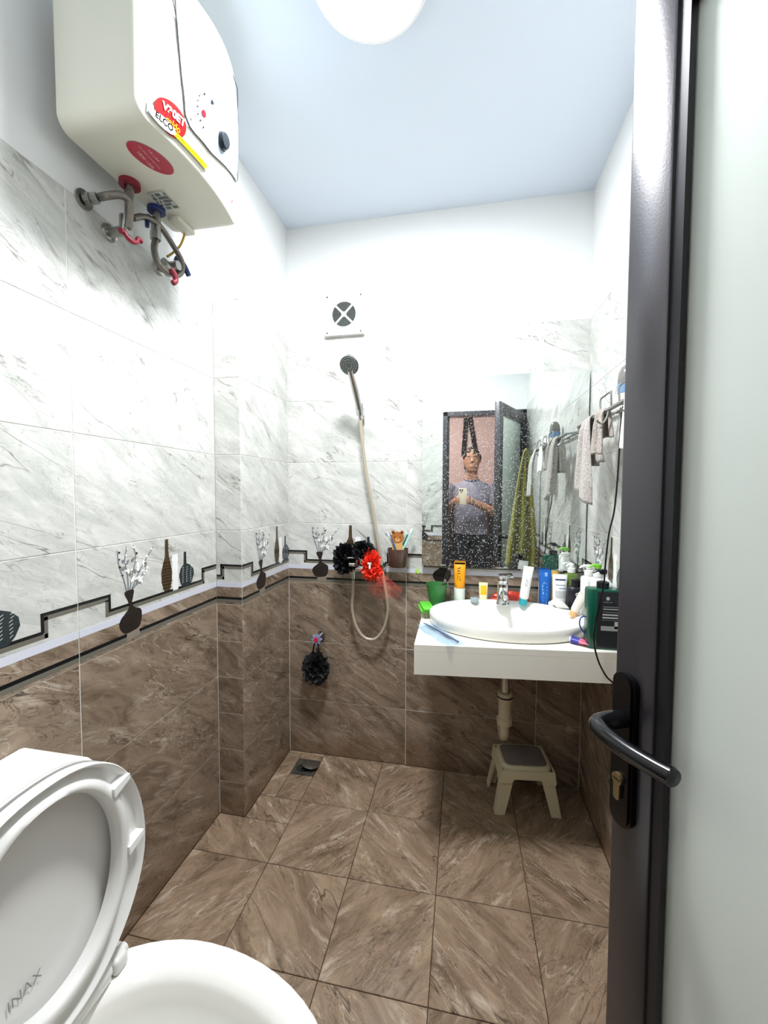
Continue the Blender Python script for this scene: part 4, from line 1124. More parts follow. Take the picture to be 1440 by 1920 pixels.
g = G(); g.loft(rings); g.obj('casing', M_HEAT, t, 55)
on = lambda y, z, e=.0012: (hfront(y, z) + e, y, z)
# silvery control panel with a dark outline
pan = [(-.999, 2.535), (-.999, 2.455), (-.990, 2.363), (-.967, 2.271), (-.946, 2.254), (-.905, 2.252), (-.868, 2.252), (-.80, 2.268), (-.71, 2.297), (-.690, 2.36), (-.690, 2.44), (-.72, 2.50), (-.79, 2.535)]
def ring_fill(poly, fn, k_steps, m, name, parent, e):
    cy = sum(p[0] for p in poly) / len(poly); cz = sum(p[1] for p in poly) / len(poly)
    g = G(); rg = [[fn(cy + (a - cy) * k, cz + (b - cz) * k, e) for a, b in poly] for k in k_steps]
    g.loft(rg, caps=False); g.add([fn(cy + (a - cy) * k_steps[-1], cz + (b - cz) * k_steps[-1], e) for a, b in poly], [tuple(range(len(poly)))])
    return g.obj(name, m, parent, 60)
pd = []
for i in range(len(pan)):
    a, b = pan[i], pan[(i+1) % len(pan)]
    for j in range(4): pd.append((a[0] + (b[0]-a[0]) * j / 4, a[1] + (b[1]-a[1]) * j / 4))
pn = ring_fill(pd, on, (1, .85, .65, .45, .25, .08), mat('silver_blue_panel', 'aebdca', .5, .1, var=.02, spec=.3), 'control_panel', t, .0030)
g = G(); g.tube([on(a, b, .0030) for a, b in pan], .0014, 6, closed=True, smooth=3); g.obj('panel_outline', mat('panel_outline_dark', '2a3136', .4), pn)
kc = Vector(on(-.842, 2.306, .0)); kn_ = Vector((1, 0, -.16)).normalized()
km = Matrix.Translation(kc) @ kn_.to_track_quat('Z', 'Y').to_matrix().to_4x4()
g = G(); g.lathe([(.0215, 0), (.0215, .004), (.0185, .012), (.0165, .014), (0, .0145)], n=28, mat=km, caps=False); kb = g.obj('temperature_knob', mat('dark_slate_knob', '1c2329', .35), t)
g = G(); g.lathe([(.023, .0005), (.023, .002), (.0, .002)], n=28, mat=km, caps=False); g.obj('knob_ring', mat('panel_outline_dark', '2a3136', .4), t)
M_HDK = mat('heater_print_grey', '171d22', .7, spec=.05); M_HRD = mat('heater_print_red', '9c1420', .7, spec=.05); M_HSIL = mat('sticker_silver', 'c9ccca', .3, .2)
star = [((.009 if k % 2 == 0 else .0036) * math.sin(PI*k/5), (.009 if k % 2 == 0 else .0036) * math.cos(PI*k/5)) for k in range(10)]
g = G(); g.add([on(-.901 + a, 2.353 + b  , .0046) for a, b in star], [tuple(range(10))]); g.obj('star_print', M_HDK, pn, smooth=0)
g = G(); g.add([on(-.927 + a*.6, 2.351 + b*.6  , .0046) for a, b in star], [tuple(range(10))]); g.obj('star_print', M_HDK, pn, smooth=0)
g = G(); g.add([on(-.922 + .007*math.cos(a), 2.308 + .008*math.sin(a)  , .0046) for a in [2*PI*k/16 for k in range(16)]], [tuple(range(16))]); g.obj('drop_print', M_HRD, pn, smooth=0)
g = G()
for y, z in ((-.94, 2.336), (-.943, 2.322), (-.942, 2.309), (-.938, 2.294), (-.928, 2.287), (-.916, 2.28)):
    g.add([on(y + .0022*math.cos(a), z + .0026*math.sin(a)  , .0046) for a in [2*PI*k/8 for k in range(8)]], [tuple(range(8))])
g.obj('scale_dots', M_HDK, pn, smooth=0)
for y, z in ((-.950, 2.272), (-.722, 2.309)):
    g = G(); c_ = Vector(on(y, z, .001)); g.lathe([(.0038, 0), (.0034, .002), (0, .0022)], n=10, mat=Matrix.Translation(c_) @ kn_.to_track_quat('Z', 'Y').to_matrix().to_4x4(), caps=False); g.obj('screw', mat('dark_screw', '4b4e4d', .4, .7), pn)
# stickers along the lower front edge
zlow = 2.204
def rect_on(y0, y1, z0, z1, e, m, name, parent, skew=0):
    g = G(); g.grid(lambda a, b: on(y0 + (y1 - y0) * a + skew * b, z0 + (z1 - z0) * b, e), 10, 4); return g.obj(name, m, parent, smooth=60)
rect_on(-1.052, -.868, 2.208, 2.232, .003, M_HSIL, 'sticker_base', t)
stk = ring_fill([(-.998 + .040 * math.cos(2*PI*k/32), 2.236 + .034 * math.sin(2*PI*k/32)) for k in range(32)], on, (1, .7, .4, .1), mat('sticker_red', '9c1a1c', .7, spec=.05), 'red_sticker', t, .0045)
lettering('V30ET', .022, lambda u, v: on(-.994 + u * .95, 2.247 + v, .0062), M_WHITEP, stk, bold=.0008)
lettering('caldo', .019, lambda u, v: on(-.992 + u * .95, 2.226 + v, .0062), mat('sticker_yellow_text', 'd99a1c', .7, spec=.05), stk, bold=.0003)
wst = ring_fill([(-1.016 + .034 * math.cos(2*PI*k/24), 2.213 + .0115 * math.sin(2*PI*k/24)) for k in range(24)], on, (1, .7, .4, .1), M_WHITEP, 'white_sticker', t, .0066)
lettering('ELCO', .018, lambda u, v: on(-1.016 + u, 2.213 + v, .0105), mat('print_dark_grey', '121315', .8, spec=.02), wst, bold=.0006)
yst = rect_on(-.985, -.874, 2.208, 2.218, .0058, mat('sticker_yellow', 'd2bf1c', .7, spec=.05), 'yellow_sticker', t)
marks(.10, .005, lambda u, v: on(-.930 + u, 2.213 + v, .0070), mat('print_olive', '3c360a', .8, spec=.02), yst)
for k, (y, z) in enumerate(((-.722, 2.232), (-.711, 2.245), (-.704, 2.258))):
    rect_on(y - .0018, y + .0018, z - .007 + k*.002, z + .007 - k*.002, .002, M_HRD if k != 1 else M_HDK, 'indicator_light', t)
# under side: red oval sticker, rating plate
bot = lambda x, y, e=-.0012: (x, y, HZ0 + e)
g = G(); rot_ = -.35
ov = [(.058 + (.058*math.cos(a)*math.sin(rot_) * -1 + .034*math.sin(a)*math.cos(rot_)), -.955 + (.058*math.cos(a)*math.cos(rot_) + .034*math.sin(a)*math.sin(rot_))) for a in [2*PI*k/40 for k in range(40)]]
g.add([bot(*p) for p in ov], [tuple(range(40))]); so = g.obj('oval_sticker', mat('sticker_dark_red', 'b03044', .35), t, smooth=0)
lettering('1800-1206', .013, lambda u, v: bot(.042 + v * .9, -.955 + u, -.002), mat('sticker_pale_text', 'e7b9bf', .4), so); marks(.075, .005, lambda u, v: bot(.058 + v, -.957 + u, -.002), mat('sticker_pale_text', 'e7b9bf', .4), so); marks(.035, .008, lambda u, v: bot(.073 + v, -.962 + u, -.002), mat('sticker_pale_text', 'e7b9bf', .4), so)
g = G(); g.add([bot(-.047, -.852), bot(.010, -.854), bot(.008, -.78), bot(-.044, -.779)], [(0, 1, 2, 3)]); rp = g.obj('rating_plate', M_HSIL, t, smooth=0)
g = G(); rb = random.Random(5)
for k in range(9):
    x = .002 - k * .0055
    for j in range(5):
        if rb.random() < .8:
            y = -.846 + j * .0132; g.add([bot(x, y, -.002), bot(x + .003, y, -.002), bot(x + .003, y + .010, -.002), bot(x, y + .010, -.002)], [(0, 1, 2, 3)])
g.obj('plate_text', M_HDK, rp, smooth=0)
g = G(); g.box((-.06, -.752, HZ0 - .012), (-.02, -.668, HZ0 + .004), 0, .005, 2); g.obj('cable_cover', M_HEAT, t)
# collars and pipe tails
M_REDPL = mat('dark_red_plastic', '7d1a2b', .4); M_BLUPL = mat('dark_blue_plastic', '22326a', .4)
g = G(); g.lathe([(.027, HZ0 - .011), (.027, HZ0 + .002), (.012, HZ0 + .002), (.012, HZ0 - .011), (.027, HZ0 - .011)], c=(-.062, -.895, 0), n=28, caps=False); g.obj('hot_collar', M_REDPL, t)
g = G(); g.lathe([(.025, HZ0 - .011), (.025, HZ0 + .002), (.012, HZ0 + .002), (.012, HZ0 - .011), (.025, HZ0 - .011)], c=(-.066, -.790, 0), n=28, caps=False); g.obj('cold_collar', M_BLUPL, t)
g = G(); g.cyl((-.062, -.895, HZ0), (-.062, -.895, HZ0 - .035), .0105, n=14); g.obj('hot_stub', M_STEEL, t)
g = G(); g.cyl((-.066, -.790, HZ0), (-.066, -.790, HZ0 - .03), .0105, n=14); g.obj('cold_stub', M_STEEL, t)

t.location = (.0398, -.0884, .0614); t.scale = (.9537, .9537, .9537)
g = G(); g.box((-.186, -1.0, 2.30), (-.094, -.73, 2.345), 0, .003, 1); g.box((-.186, -1.0, 2.44), (-.094, -.73, 2.47), 0, .003, 1)
bk = g.obj('wall_bracket', M_STEEL, t)
for v in bk.data.vertices:
    if v.co.x < -.15: v.co.x = (XL + .0005 - .0398) / .9537
# ---- hoses and valves
_hose_start = len(bpy.data.objects)
_before = set(o.name for o in bpy.data.objects)
def wing(g, c, ax, s=.03, m=0):
    """butterfly handle: curved bar with two round ends"""
    ax = Vector(ax).normalized(); c = Vector(c); dn = Vector((.25, 0, -1)).normalized()
    g.tube([c - ax * s, c - ax * s * .65 - dn * .002, c - ax * s * .45 + dn * .010, c + dn * .016, c + ax * s * .45 + dn * .010, c + ax * s * .65 - dn * .002, c + ax * s], [.0075, .0065, .006, .006, .006, .0065, .0075], 10, smooth=4)
t = thing('hot_valve', 'red winged stop valve on the hot pipe at the wall', 'valve', (0, 0, 0))
g = G(); g.cyl((XL, -.918, 2.045), (-.045, -.918, 2.045), .013, n=14); g.cyl((-.062, -.918, 2.045), (-.062, -.918, 2.085), .012, n=14); g.lathe([(.024, 0), (.022, .008), (.013, .012)], n=20, mat=Matrix.Translation((XL + .0005, -.918, 2.045)) @ Matrix.Rotation(PI/2, 4, 'Y')); g.obj('body', M_STEEL, t)
g = G(); wing(g, (-.040, -.918, 2.028), (.15, 1, .12), .032); g.obj('wing_handle', M_REDPL, t)
t = thing('hot_hose', 'braided steel hose bent over from the wall fitting to the hot outlet', 'hose', (0, 0, 0))
g = G(); g.tube([(-.085, -.985, 2.088), (-.06, -.975, 2.098), (-.04, -.955, 2.112), (-.034, -.936, 2.114), (-.036, -.925, 2.10), (-.044, -.921, 2.06), (-.05, -.92, 2.05)], .0095, 12); g.obj('braid', M_BRAID, t)
g = G(); g.tube([(-.062, -.900, 2.165), (-.058, -.904, 2.13), (-.052, -.912, 2.085), (-.05, -.915, 2.06)], .0105, 12); g.obj('braid', M_BRAID, t)
g = G(); g.cyl((XL + .0005, -.994, 2.082), (XL + .006, -.994, 2.082), .024, n=22); g.cyl((XL + .006, -.994, 2.082), (-.092, -.990, 2.084), .015, n=8); g.cyl((-.094, -.990, 2.084), (-.078, -.984, 2.089), .0135, n=8); g.obj('wall_fitting', M_STEEL, t)
t = thing('cold_hose', 'long braided steel hose looping down under the heater', 'hose', (0, 0, 0))
g = G(); g.tube([(-.062, -.885, 2.100), (-.062, -.842, 2.131), (-.060, -.787, 2.141), (-.058, -.731, 2.116), (-.056, -.692, 2.086), (-.058, -.690, 2.055), (-.062, -.706, 2.034), (-.066, -.72, 2.028)], .0085, 12); g.obj('braid', M_BRAID, t)
t = thing('inlet_hose', 'short braided steel hose from the safety valve to the wall valve', 'hose', (0, 0, 0))
g = G(); g.tube([(-.066, -.796, 2.095), (-.064, -.805, 2.062), (-.062, -.795, 2.030), (-.060, -.765, 2.017), (-.062, -.742, 2.020)], .0095, 12); g.obj('braid', M_BRAID, t)
t = thing('safety_valve', 'steel safety valve with a blue lever under the heater', 'valve', (0, 0, 0))
g = G(); g.cyl((-.066, -.792, 2.160), (-.066, -.795, 2.118), .0135, n=14); g.cyl((-.066, -.795, 2.120), (-.066, -.796, 2.094), .0155, n=6); g.cyl((-.066, -.793, 2.145), (-.066, -.825, 2.142), .009, n=12); g.obj('body', M_STEEL, t)
g = G(); g.tube([(-.066, -.824, 2.146), (-.062, -.832, 2.130), (-.060, -.836, 2.106)], [.009, .0075, .006], 10, flat=.7); g.obj('lever', M_BLUPL, t)
t = thing('cold_valve', 'wall stop valve with red and blue winged handles below the hose loop', 'valve', (0, 0, 0))
g = G(); g.cyl((XL, -.728, 2.052), (-.04, -.728, 2.052), .014, n=14); g.cyl((-.07, -.76, 2.05), (-.07, -.69, 2.05), .012, n=14); g.lathe([(.024, 0), (.022, .008), (.013, .012)], n=20, mat=Matrix.Translation((XL + .0005, -.728, 2.052)) @ Matrix.Rotation(PI/2, 4, 'Y')); g.obj('body', M_STEEL, t)
g = G(); g.tube([(-.052, -.752, 2.030), (-.046, -.742, 2.018), (-.044, -.738, 2.000), (-.046, -.748, 1.988)], [.010, .0095, .008, .0085], 10); g.obj('wing_handle', M_REDPL, t)
g = G(); g.tube([(-.075, -.70, 2.096), (-.060, -.685, 2.084), (-.054, -.672, 2.066), (-.05, -.665, 2.052)], [.0095, .010, .009, .008], 10); g.obj('wing_handle', M_BLUPL, t)
t = thing('earth_wire', 'thin yellow wire hanging from the heater underside', 'wire', (0, 0, 0))
g = G(); g.tube([(-.048, -.685, HZ0 - .004), (-.05, -.688, 2.165), (-.056, -.70, 2.13), (-.064, -.725, 2.095), (-.07, -.742, 2.075)], .0036, 8); g.obj('sheath', mat('yellow_wire', 'b9983e', .5), t)

# the pipework spans from the wall to the heater's tails: shift all but the wall ends
for o in bpy.data.objects:
    if o.name in _before or o.type != 'MESH': continue
    for v in o.data.vertices:
        w = max(0, min(1, (v.co.x - XL - .012) / .045))
        q = v.co * .9537 + Vector((.0398, -.0884, .0614))
        v.co = v.co.lerp(q, w)
# ================================================================== rack on the right wall
t = thing('towel_rack', 'steel wall rack with wire loops and a towel bar on the right wall', 'rack', (0, 0, 0))
RX, RZ_ = 1.318, 1.598
g = G(); g.tube([(RX, -.13, RZ_), (RX, -.60, RZ_), (RX, -1.13, RZ_)], .007, 10, smooth=0); g.obj('front_bar', M_STEEL, t)
g = G(); g.tube([(XR - .012, -.13, RZ_ + .012), (XR - .012, -1.13, RZ_ + .012)], .005, 10, smooth=0); g.obj('back_bar', M_STEEL, t)
for y in (-.13, -.37, -.60, -.82, -1.13):
    g = G(); g.tube([(XR - .001, y, RZ_ + .012), (RX - .002, y, RZ_)], .005, 8, smooth=0); g.obj('bracket_arm', M_STEEL, t)
for y in (-.40, -.57, -.74, -.90):
    g = G(); g.tube([(RX, y, RZ_), (RX - .002, y, RZ_ + .045), (RX + .002, y - .015, RZ_ + .055), (RX + .002, y - .085, RZ_ + .055), (RX - .002, y - .10, RZ_ + .045), (RX, y - .10, RZ_)], .0032, 8, smooth=3); g.obj('wire_loop', M_STEEL, t)
for y in (-.2, -.48, -.68, -.93, -1.10):
    g = G(); g.tube([(RX, y, RZ_), (RX - .008, y, RZ_ - .03), (RX - .022, y, RZ_ - .045), (RX - .036, y, RZ_ - .034)], .003, 8, smooth=4); g.obj('hook', M_STEEL, t)
for y in (-.18, -.95):
    g = G(); g.box((XR - .006, y - .02, RZ_ - .02), (XR - .0005, y + .02, RZ_ + .04), 0, .002, 1); g.obj('wall_plate', M_STEEL, t)
# bottle on the rack
t = thing('rack_bottle', 'pale bottle with a blue band and smoky domed cap on the wall rack', 'bottle', (1.352, -.53, RZ_ + .006))
g = G(); g.loft([oval_ring(.022, .022, 0), oval_ring(.0255, .025, .006), oval_ring(.026, .025, .030)]); g.obj('bottle_body', mat('pale_bottle', 'd9d6c9', .3), t)
g = G(); g.loft([oval_ring(.0262, .0255, .030), oval_ring(.0285, .028, .048), oval_ring(.0285, .028, .060)]); g.obj('blue_band', mat('blue_band', '6d8fb5', .3), t)
g = G(); g.lathe([(.027, .060), (.0275, .070), (.025, .095), (.017, .112), (.006, .119), (0, .12)], n=28, caps=False); g.obj('domed_cap', mat('smoky_cap', '6f6d68', .15), t)
t = thing('rack_tube', 'white and light blue tube with a black cap lying in the wall rack', 'tube', (1.345, -.78, RZ_ + .03), rotz=0)
t.rotation_euler = (math.radians(62), .35, 0)
g = G(); g.loft([oval_ring(.018, .018, -.02), oval_ring(.022, .02, -.014), oval_ring(.024, .018, .05), oval_ring(.026, .006, .11), oval_ring(.026, .001, .12)]); g.obj('tube_body', M_WPL, t)
g = G(); g.loft([oval_ring(.0262, .0075, .095), oval_ring(.0268, .0015, .122)]); g.obj('blue_end', mat('light_blue_print', '8fc4d8', .35), t)
g = G(); g.lathe([(.0185, -.021), (.0185, -.045), (.016, -.047)], n=22); g.obj('cap', M_BLACKPL, t)

def fabric(name, c1, c2, scale, bump=.8):
    m, nt, b, out = newmat(name)
    tc = nd(nt, 'ShaderNodeTexCoord')
    nz = nd(nt, 'ShaderNodeTexNoise'); nz.inputs['Scale'].default_value = scale; nz.inputs['Detail'].default_value = 4; nz.inputs['Roughness'].default_value = .7
    nt.links.new(tc.outputs['Object'], nz.inputs['Vector'])
    r = nd(nt, 'ShaderNodeMapRange'); r.inputs[1].default_value = .38; r.inputs[2].default_value = .62; nt.links.new(nz.outputs['Fac'], r.inputs[0])
    nt.links.new(mixc(nt, r.outputs[0], rgb(c1), rgb(c2)), b.inputs['Base Color'])
    b.inputs['Roughness'].default_value = .95; b.inputs['Sheen Weight'].default_value = .3
    bp = nd(nt, 'ShaderNodeBump'); bp.inputs['Strength'].default_value = bump; bp.inputs['Distance'].default_value = .004
    nt.links.new(nz.outputs['Fac'], bp.inputs['Height']); nt.links.new(bp.outputs[0], b.inputs['Normal'])
    return m
def drape(name, parent, m, bar, y0, y1, front, back, folds, amp, seed, gather=.6, thick=.004, nu=48, nv=40, slant=0, hem=None, xoff=0):
    """cloth laid over a bar that runs along y; front drop on the room side, back drop on the wall side"""
    bx, bz = bar
    tot = front + back; yc = (y0 + y1) / 2; hw = (y1 - y0) / 2
    def f(a, b):
        s = b * tot                              # 0 at the back hem, tot at the front hem
        w = 2 * a - 1
        ph = seed + 3 * mnoise.noise(Vector((a * 2.3, seed, 0)))
        if s < back: d = back - s; side = 1
        else: d = s - back; side = -1
        spread = gather + (1 - gather) * min(1, d / max(.05, max(front, back)) * 1.3)
        y = yc + hw * w * spread + slant * d
        if side < 0 and hem: d = d * (1 + hem * w)
        fold = amp * min(1, d / .06) * math.sin(folds * PI * (a + .04 * math.sin(9 * d + seed)) + ph)
        r = .010
        arc = math.pi * r
        if d < arc / 2:
            th = d / r; x = bx + side * r * math.sin(th); z = bz + r * math.cos(th)
        else:
            x = bx + side * r + side * (.004 + .03 * min(1, d / .3)) * .5 + fold * .8
            z = bz - (d - arc / 2)
        return (x + xoff * min(1, d / .1) * (1 if side < 0 else 0), y + fold * .25, z + .004 * math.sin(5 * a + seed))
    g = G(); g.grid(f, nu, nv)
    o = g.obj(name, m, parent, 80)
    md = o.modifiers.new('thick', 'SOLIDIFY'); md.thickness = thick; md.offset = 0
    return o
M_GTW = fabric('grey_terry', '8f8881', 'c9c4bc', 230)
M_GTW2 = fabric('taupe_terry', '857c74', 'b5ada4', 200)
M_OLV = fabric('olive_terry', '67661b', '918e2e', 180)
t = thing('grey_towel', 'speckled grey towel hanging folded over the front of the wall rack', 'towel', (0, 0, 0))
drape('cloth', t, M_GTW, (RX, RZ_), -.36, -.215, .30, .18, 3.2, .018, 1.3, gather=.45, hem=-.10, slant=-.12, thick=.007)
t = thing('taupe_cloth', 'short taupe cloth hanging beside the speckled grey towel', 'towel', (0, 0, 0))
drape('cloth', t, M_GTW2, (RX, RZ_), -.475, -.385, .155, .10, 2.2, .010, 4.1, gather=.55, slant=-.10, thick=.005)
t = thing('olive_towel', 'olive green bath towel hung from the rack end seen in the mirror', 'towel', (0, 0, 0))
def olive(a, b):
    w = 2 * a - 1; d = .78 * b * (1 - .06 * math.cos(3 * w + .6))
    sp = .014 + .096 * min(1, (b * 1.15)) ** .75
    ph = 5.2 * PI * a + .5 * math.sin(6 * b)
    fold = (.010 + .020 * b) * math.sin(ph)
    return (1.285 - .018 * b + w * sp * .95, -1.10 + fold - .012 * w, RZ_ + .03 - d + .012 * math.cos(2 * w))
g = G(); g.grid(olive, 56, 48); o = g.obj('cloth', M_OLV, t, 80); md = o.modifiers.new('thick', 'SOLIDIFY'); md.thickness = .006; md.offset = 0
t = thing('pale_cloth', 'pale grey cloth hanging next to the olive towel in the mirror', 'towel', (0, 0, 0))
drape('cloth', t, fabric('pale_grey_cloth', 'a9a9a2', 'c4c4bd', 120), (RX, RZ_), -.89, -.80, .30, .14, 2.4, .012, 2.2, gather=.5, slant=-.06, xoff=-.02)
t = thing('white_cloth', 'small white cloth hanging on the rack in the mirror', 'towel', (0, 0, 0))
drape('cloth', t, fabric('white_cloth_weave', 'dfe2de', 'f2f3f0', 150), (RX, RZ_), -.71, -.63, .16, .10, 1.6, .008, 3.2, gather=.7)
# black cable
t = thing('black_cable', 'thin black cable hanging from the rack down past the counter edge', 'cable', (0, 0, 0))
g = G(); g.tube([(1.352, -.50, 1.602), (1.348, -.50, 1.56), (1.345, -.50, 1.46), (1.342, -.50, 1.37), (1.335, -.50, 1.27), (1.322, -.50, 1.20), (1.314, -.50, 1.10), (1.311, -.50, 1.03), (1.300, -.50, .965), (1.288, -.50, .90), (1.285, -.50, .85), (1.300, -.50, .785), (1.325, -.50, .735), (1.355, -.50, .70), (1.37, -.50, .62), (1.375, -.49, .3), (1.375, -.48, .004)], .0028, 8, smooth=5); g.obj('sheath', M_BLACKPL, t)

# ================================================================== photographer (seen in the mirror)
PX, PY = .945, -2.30
def person():
    t = thing('person', 'person in a grey polo shirt holding up a phone, reflected in the mirror', 'person', (PX, PY, 0))
    g = G()
    V3 = Vector
    def limb(pts, r): g.tube(pts, r, 14, smooth=4)
    def ell(rings):
        g.loft([[(cx + rx * math.cos(2*PI*k/24), cy + ry * math.sin(2*PI*k/24), z) for k in range(24)] for cx, cy, z, rx, ry in rings])
    # torso, neck, head (faces +y)
    ell([(0, 0, .86, .165, .115), (0, 0, .95, .172, .12), (0, .01, 1.05, .16, .115), (0, .01, 1.18, .175, .125), (0, 0, 1.30, .19, .125), (0, -.01, 1.38, .19, .11), (0, -.015, 1.43, .15, .085), (0, -.015, 1.46, .075, .06), (0, 0, 1.50, .056, .058), (0, .015, 1.56, .055, .060)])
    ell([(0, .045, 1.535, .025, .03), (0, .045, 1.55, .05, .055), (0, .035, 1.58, .064, .078), (0, .03, 1.63, .074, .09), (0, .025, 1.68, .077, .096), (0, .022, 1.72, .074, .094), (0, .02, 1.755, .055, .072), (0, .02, 1.772, .02, .03)])
    limb([(0, .115, 1.665), (0, .128, 1.645), (0, .132, 1.632)], [.008, .013, .015])      # nose
    for s in (-1, 1): limb([(s*.073, .02, 1.675), (s*.083, .014, 1.66), (s*.078, .02, 1.635)], [.010, .012, .008])
    limb([(-.022, .112, 1.592), (0, .118, 1.594), (.022, .112, 1.592)], [.006, .009, .006])   # lips
    # legs
    for s in (-1, 1):
        limb([(s*.09, 0, .90), (s*.10, .005, .70), (s*.10, .015, .50), (s*.10, -.01, .28), (s*.10, -.02, .09)], [.098, .088, .062, .055, .042])
        limb([(s*.10, -.05, .045), (s*.105, .06, .04), (s*.11, .15, .03)], [.042, .042, .032])
    # arms up to the phone, which sits just behind the camera
    ph = V3((CAM.x - PX, CAM.y - .028 - PY, CAM.z - .02))
    # near (right side of the picture) arm
    for s, el, wr in ((1, V3((.265, .09, 1.13)), ph + V3((.085, -.07, -.055))), (-1, V3((-.27, .10, 1.12)), ph + V3((-.085, -.07, -.06)))):
        limb([V3((s*.165, -.01, 1.405)), V3((s*.215, .0, 1.32)), el], [.062, .056, .044])
        limb([el, el.lerp(wr, .4), wr], [.044, .041, .028])
        pm = ph + V3((s*.048, -.022, -.045))
        limb([wr, wr.lerp(pm, .5), pm], [.027, .034, .030])
        for k in range(4):
            b = pm + V3((s*.006, .0, .032 - k*.019)); l = (.95, 1.05, 1.0, .82)[k]
            limb([b, b + V3((s*.004, .030*l, .002)), b + V3((-s*.008, .041*l, .0)), b + V3((-s*.024*l, .040, -.002))], [.0095, .009, .0085, .0075])
        limb([pm + V3((0, -.004, .026)), pm + V3((-s*.012, -.006, .048)), pm + V3((-s*.030, -.002, .058))], [.012, .0105, .009])
    o = g.obj('body', [mat('skin', 'b98a6f', .55), mat('grey_polo', '8a8794', .9, var=.08, scale=90), mat('dark_trousers', '26262c', .9)], t)
    md = o.modifiers.new('rm', 'REMESH'); md.mode = 'VOXEL'; md.voxel_size = .0068
    ms = o.modifiers.new('sm', 'SMOOTH'); ms.factor = .5; ms.iterations = 3
    dg = bpy.context.evaluated_depsgraph_get()
    me = bpy.data.meshes.new_from_object(o.evaluated_get(dg))
    o.modifiers.clear(); old = o.data; mats = [m for m in old.materials]; o.data = me; me.name = 'body'
    me.materials.clear()
    for m in mats: me.materials.append(m)
    for p in me.polygons:
        c = p.center; p.use_smooth = True
        sl = abs(c.x) > .13 and (c.x / abs(c.x)) * 0 + c.z < 1.235 and c.y > -.02 and c.z > .95     # bare forearms
        hand = c.y > .15 and c.z > 1.0
        if c.z < .03: p.material_index = 2
        elif c.z < .93: p.material_index = 2
        elif c.z > 1.465 + .25 * max(0, c.y) * .2 or hand or (sl and abs(c.x) > .20): p.material_index = 0
        else: p.material_index = 1
    hair = mat('black_hair', '121010', .6, var=.4, scale=120, bump=.5)
    g = G()
    def hf(a, b):
        th = 2*PI*a; phi = b * PI * .56
        fr = math.cos(th - PI/2)
        lim = 1 - .30 * max(0, fr)
        phi *= lim
        n = mnoise.noise(Vector((math.cos(th)*3, math.sin(th)*3, b*5))) * .010
        r = Vector((math.sin(phi)*math.cos(th), math.sin(phi)*math.sin(th), math.cos(phi)))
        return (r.x * (.085 + n), .018 + r.y * (.104 + n), 1.678 + r.z * (.106 + n) + .006 * math.sin(7*th) * b)
    g.grid(hf, 40, 14); h = g.obj('hair', hair, t, 80)
    md = h.modifiers.new('thick', 'SOLIDIFY'); md.thickness = .012; md.offset = -1
    for s in (-1, 1):
        g = G(); g.lathe([(0, -.009), (.0065, -.0065), (.009, 0), (.0065, .0065), (0, .009)], c=(0, 0, 0), n=12, mat=Matrix.Translation((s*.031, .104, 1.662)), caps=False); e = g.obj('eye', mat('eye_white', 'e3ded8', .3), t)
        g = G(); g.lathe([(0, -.005), (.005, -.002), (.006, 0), (.005, .002), (0, .005)], n=10, mat=Matrix.Translation((s*.031, .1085, 1.661)), caps=False); g.obj('iris', M_BLACKPL, e)
        g = G(); g.tube([(s*.014, .118, 1.683), (s*.032, .117, 1.690), (s*.052, .102, 1.684)], [.003, .0042, .003], 8, flat=.5); g.obj('eyebrow', hair, t)
    g = G(); g.tube([(.065 * math.sin(a), -.012 + .062 * math.cos(a), 1.462 - .018 * math.cos(a)) for a in [2*PI*k/16 for k in range(16)]], .012, 10, closed=True, smooth=2, flat=.9); g.obj('collar', mat('dark_collar', '33323a', .9), t)
person()
t = thing('phone', 'pale phone in a light case held up by the person in the mirror', 'phone', (CAM.x, CAM.y - .020, CAM.z - .025))
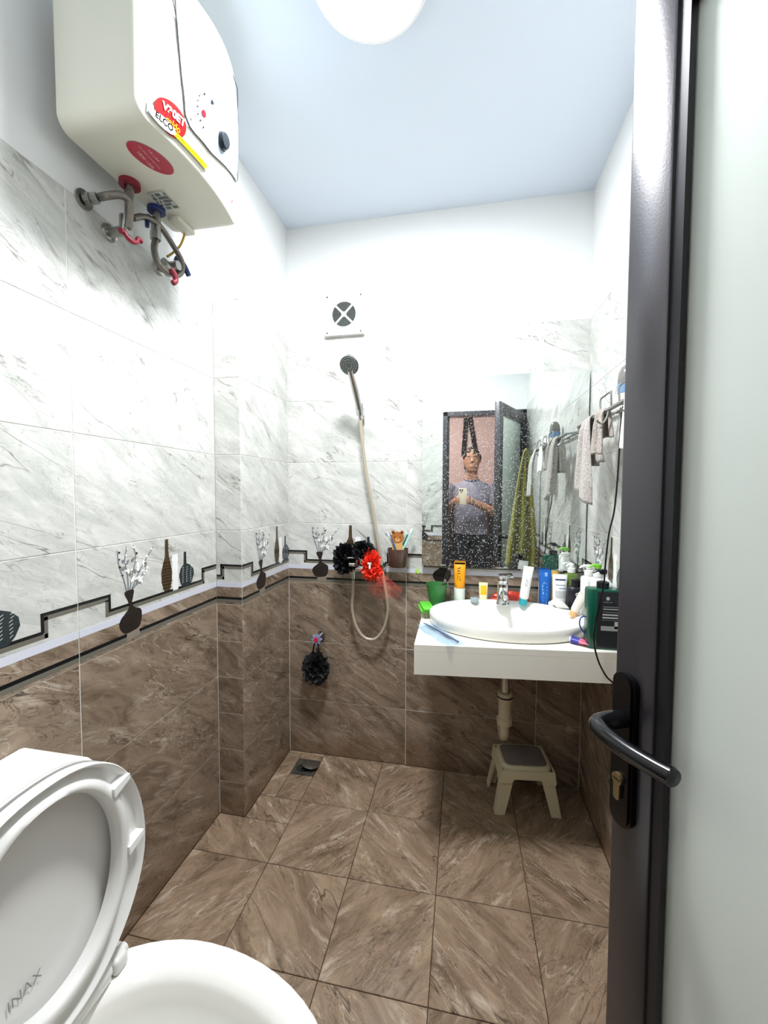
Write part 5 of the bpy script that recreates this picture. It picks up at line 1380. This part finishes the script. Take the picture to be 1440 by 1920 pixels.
g = G(); g.box((-.037, -.010, -.075), (.037, -.001, .075), 0, .004, 2); g.obj('case', mat('pale_phone_case', 'd8cdb6', .4), t)
g = G(); g.box((-.034, -.0115, -.071), (.034, -.0098, .071), 0, .0005, 1); g.obj('screen', mat('phone_screen', '15171b', .1), t)
for x, z in ((-.004, .058), (-.024, .058), (-.014, .042)):
    g = G(); g.lathe([(.0075, 0), (.0075, .0025), (.006, .003), (0, .0025)], n=18, mat=Matrix.Translation((x, -.0012, z)) @ Matrix.Rotation(-PI/2, 4, 'X'), caps=False); g.obj('lens', M_BLACKPL, t)
# dark strap in the hallway, seen in the mirror behind the person
t = thing('hanging_strap', 'dark strap hanging in an inverted V behind the person in the mirror', 'strap', (.908, HY + .012, 0))
M_STR = mat('dark_strap', '2a2020', .8)
g = G(); g.cyl((0, -.012, 2.34), (0, .03, 2.34), .012, n=12); g.obj('wall_hook', M_STEEL, t)
for s, x0, x1 in ((0, -.012, -.045), (1, .012, .105)):
    g = G(); g.loft([[(x0 - .028, 0, 2.36), (x0 + .028, 0, 2.36), (x0 + .028, .010, 2.36), (x0 - .028, .010, 2.36)], [(x1 - .028, 0, 1.80), (x1 + .028, 0, 1.80), (x1 + .028, .010, 1.80), (x1 - .028, .010, 1.80)]]); g.obj('strap_band', M_STR, t, smooth=0)
g = G(); g.box((-.035, 0, 1.60), (.10, .05, 1.83), 0, .02, 3); g.obj('bag', M_STR, t)

# small adhesive hook
t = thing('adhesive_hook', 'small lime green adhesive hook on the wall left of the mirror', 'hook', (.655, 0, .957))
g = G(); g.prism(smooth_poly([(-.011, .004), (-.004, .012), (.006, .008), (.012, -.004), (.004, -.010), (-.008, -.006)]), lambda u, v, d: (u, d, v), -.0005, -.004); g.obj('pad', mat('lime_pad', 'b9dd6a', .4), t)
g = G(); g.tube([(.002, -.004, 0), (.003, -.012, -.004), (.004, -.014, -.010), (.004, -.010, -.013)], .0018, 8); g.obj('prong', mat('lime_pad', 'b9dd6a', .4), t)
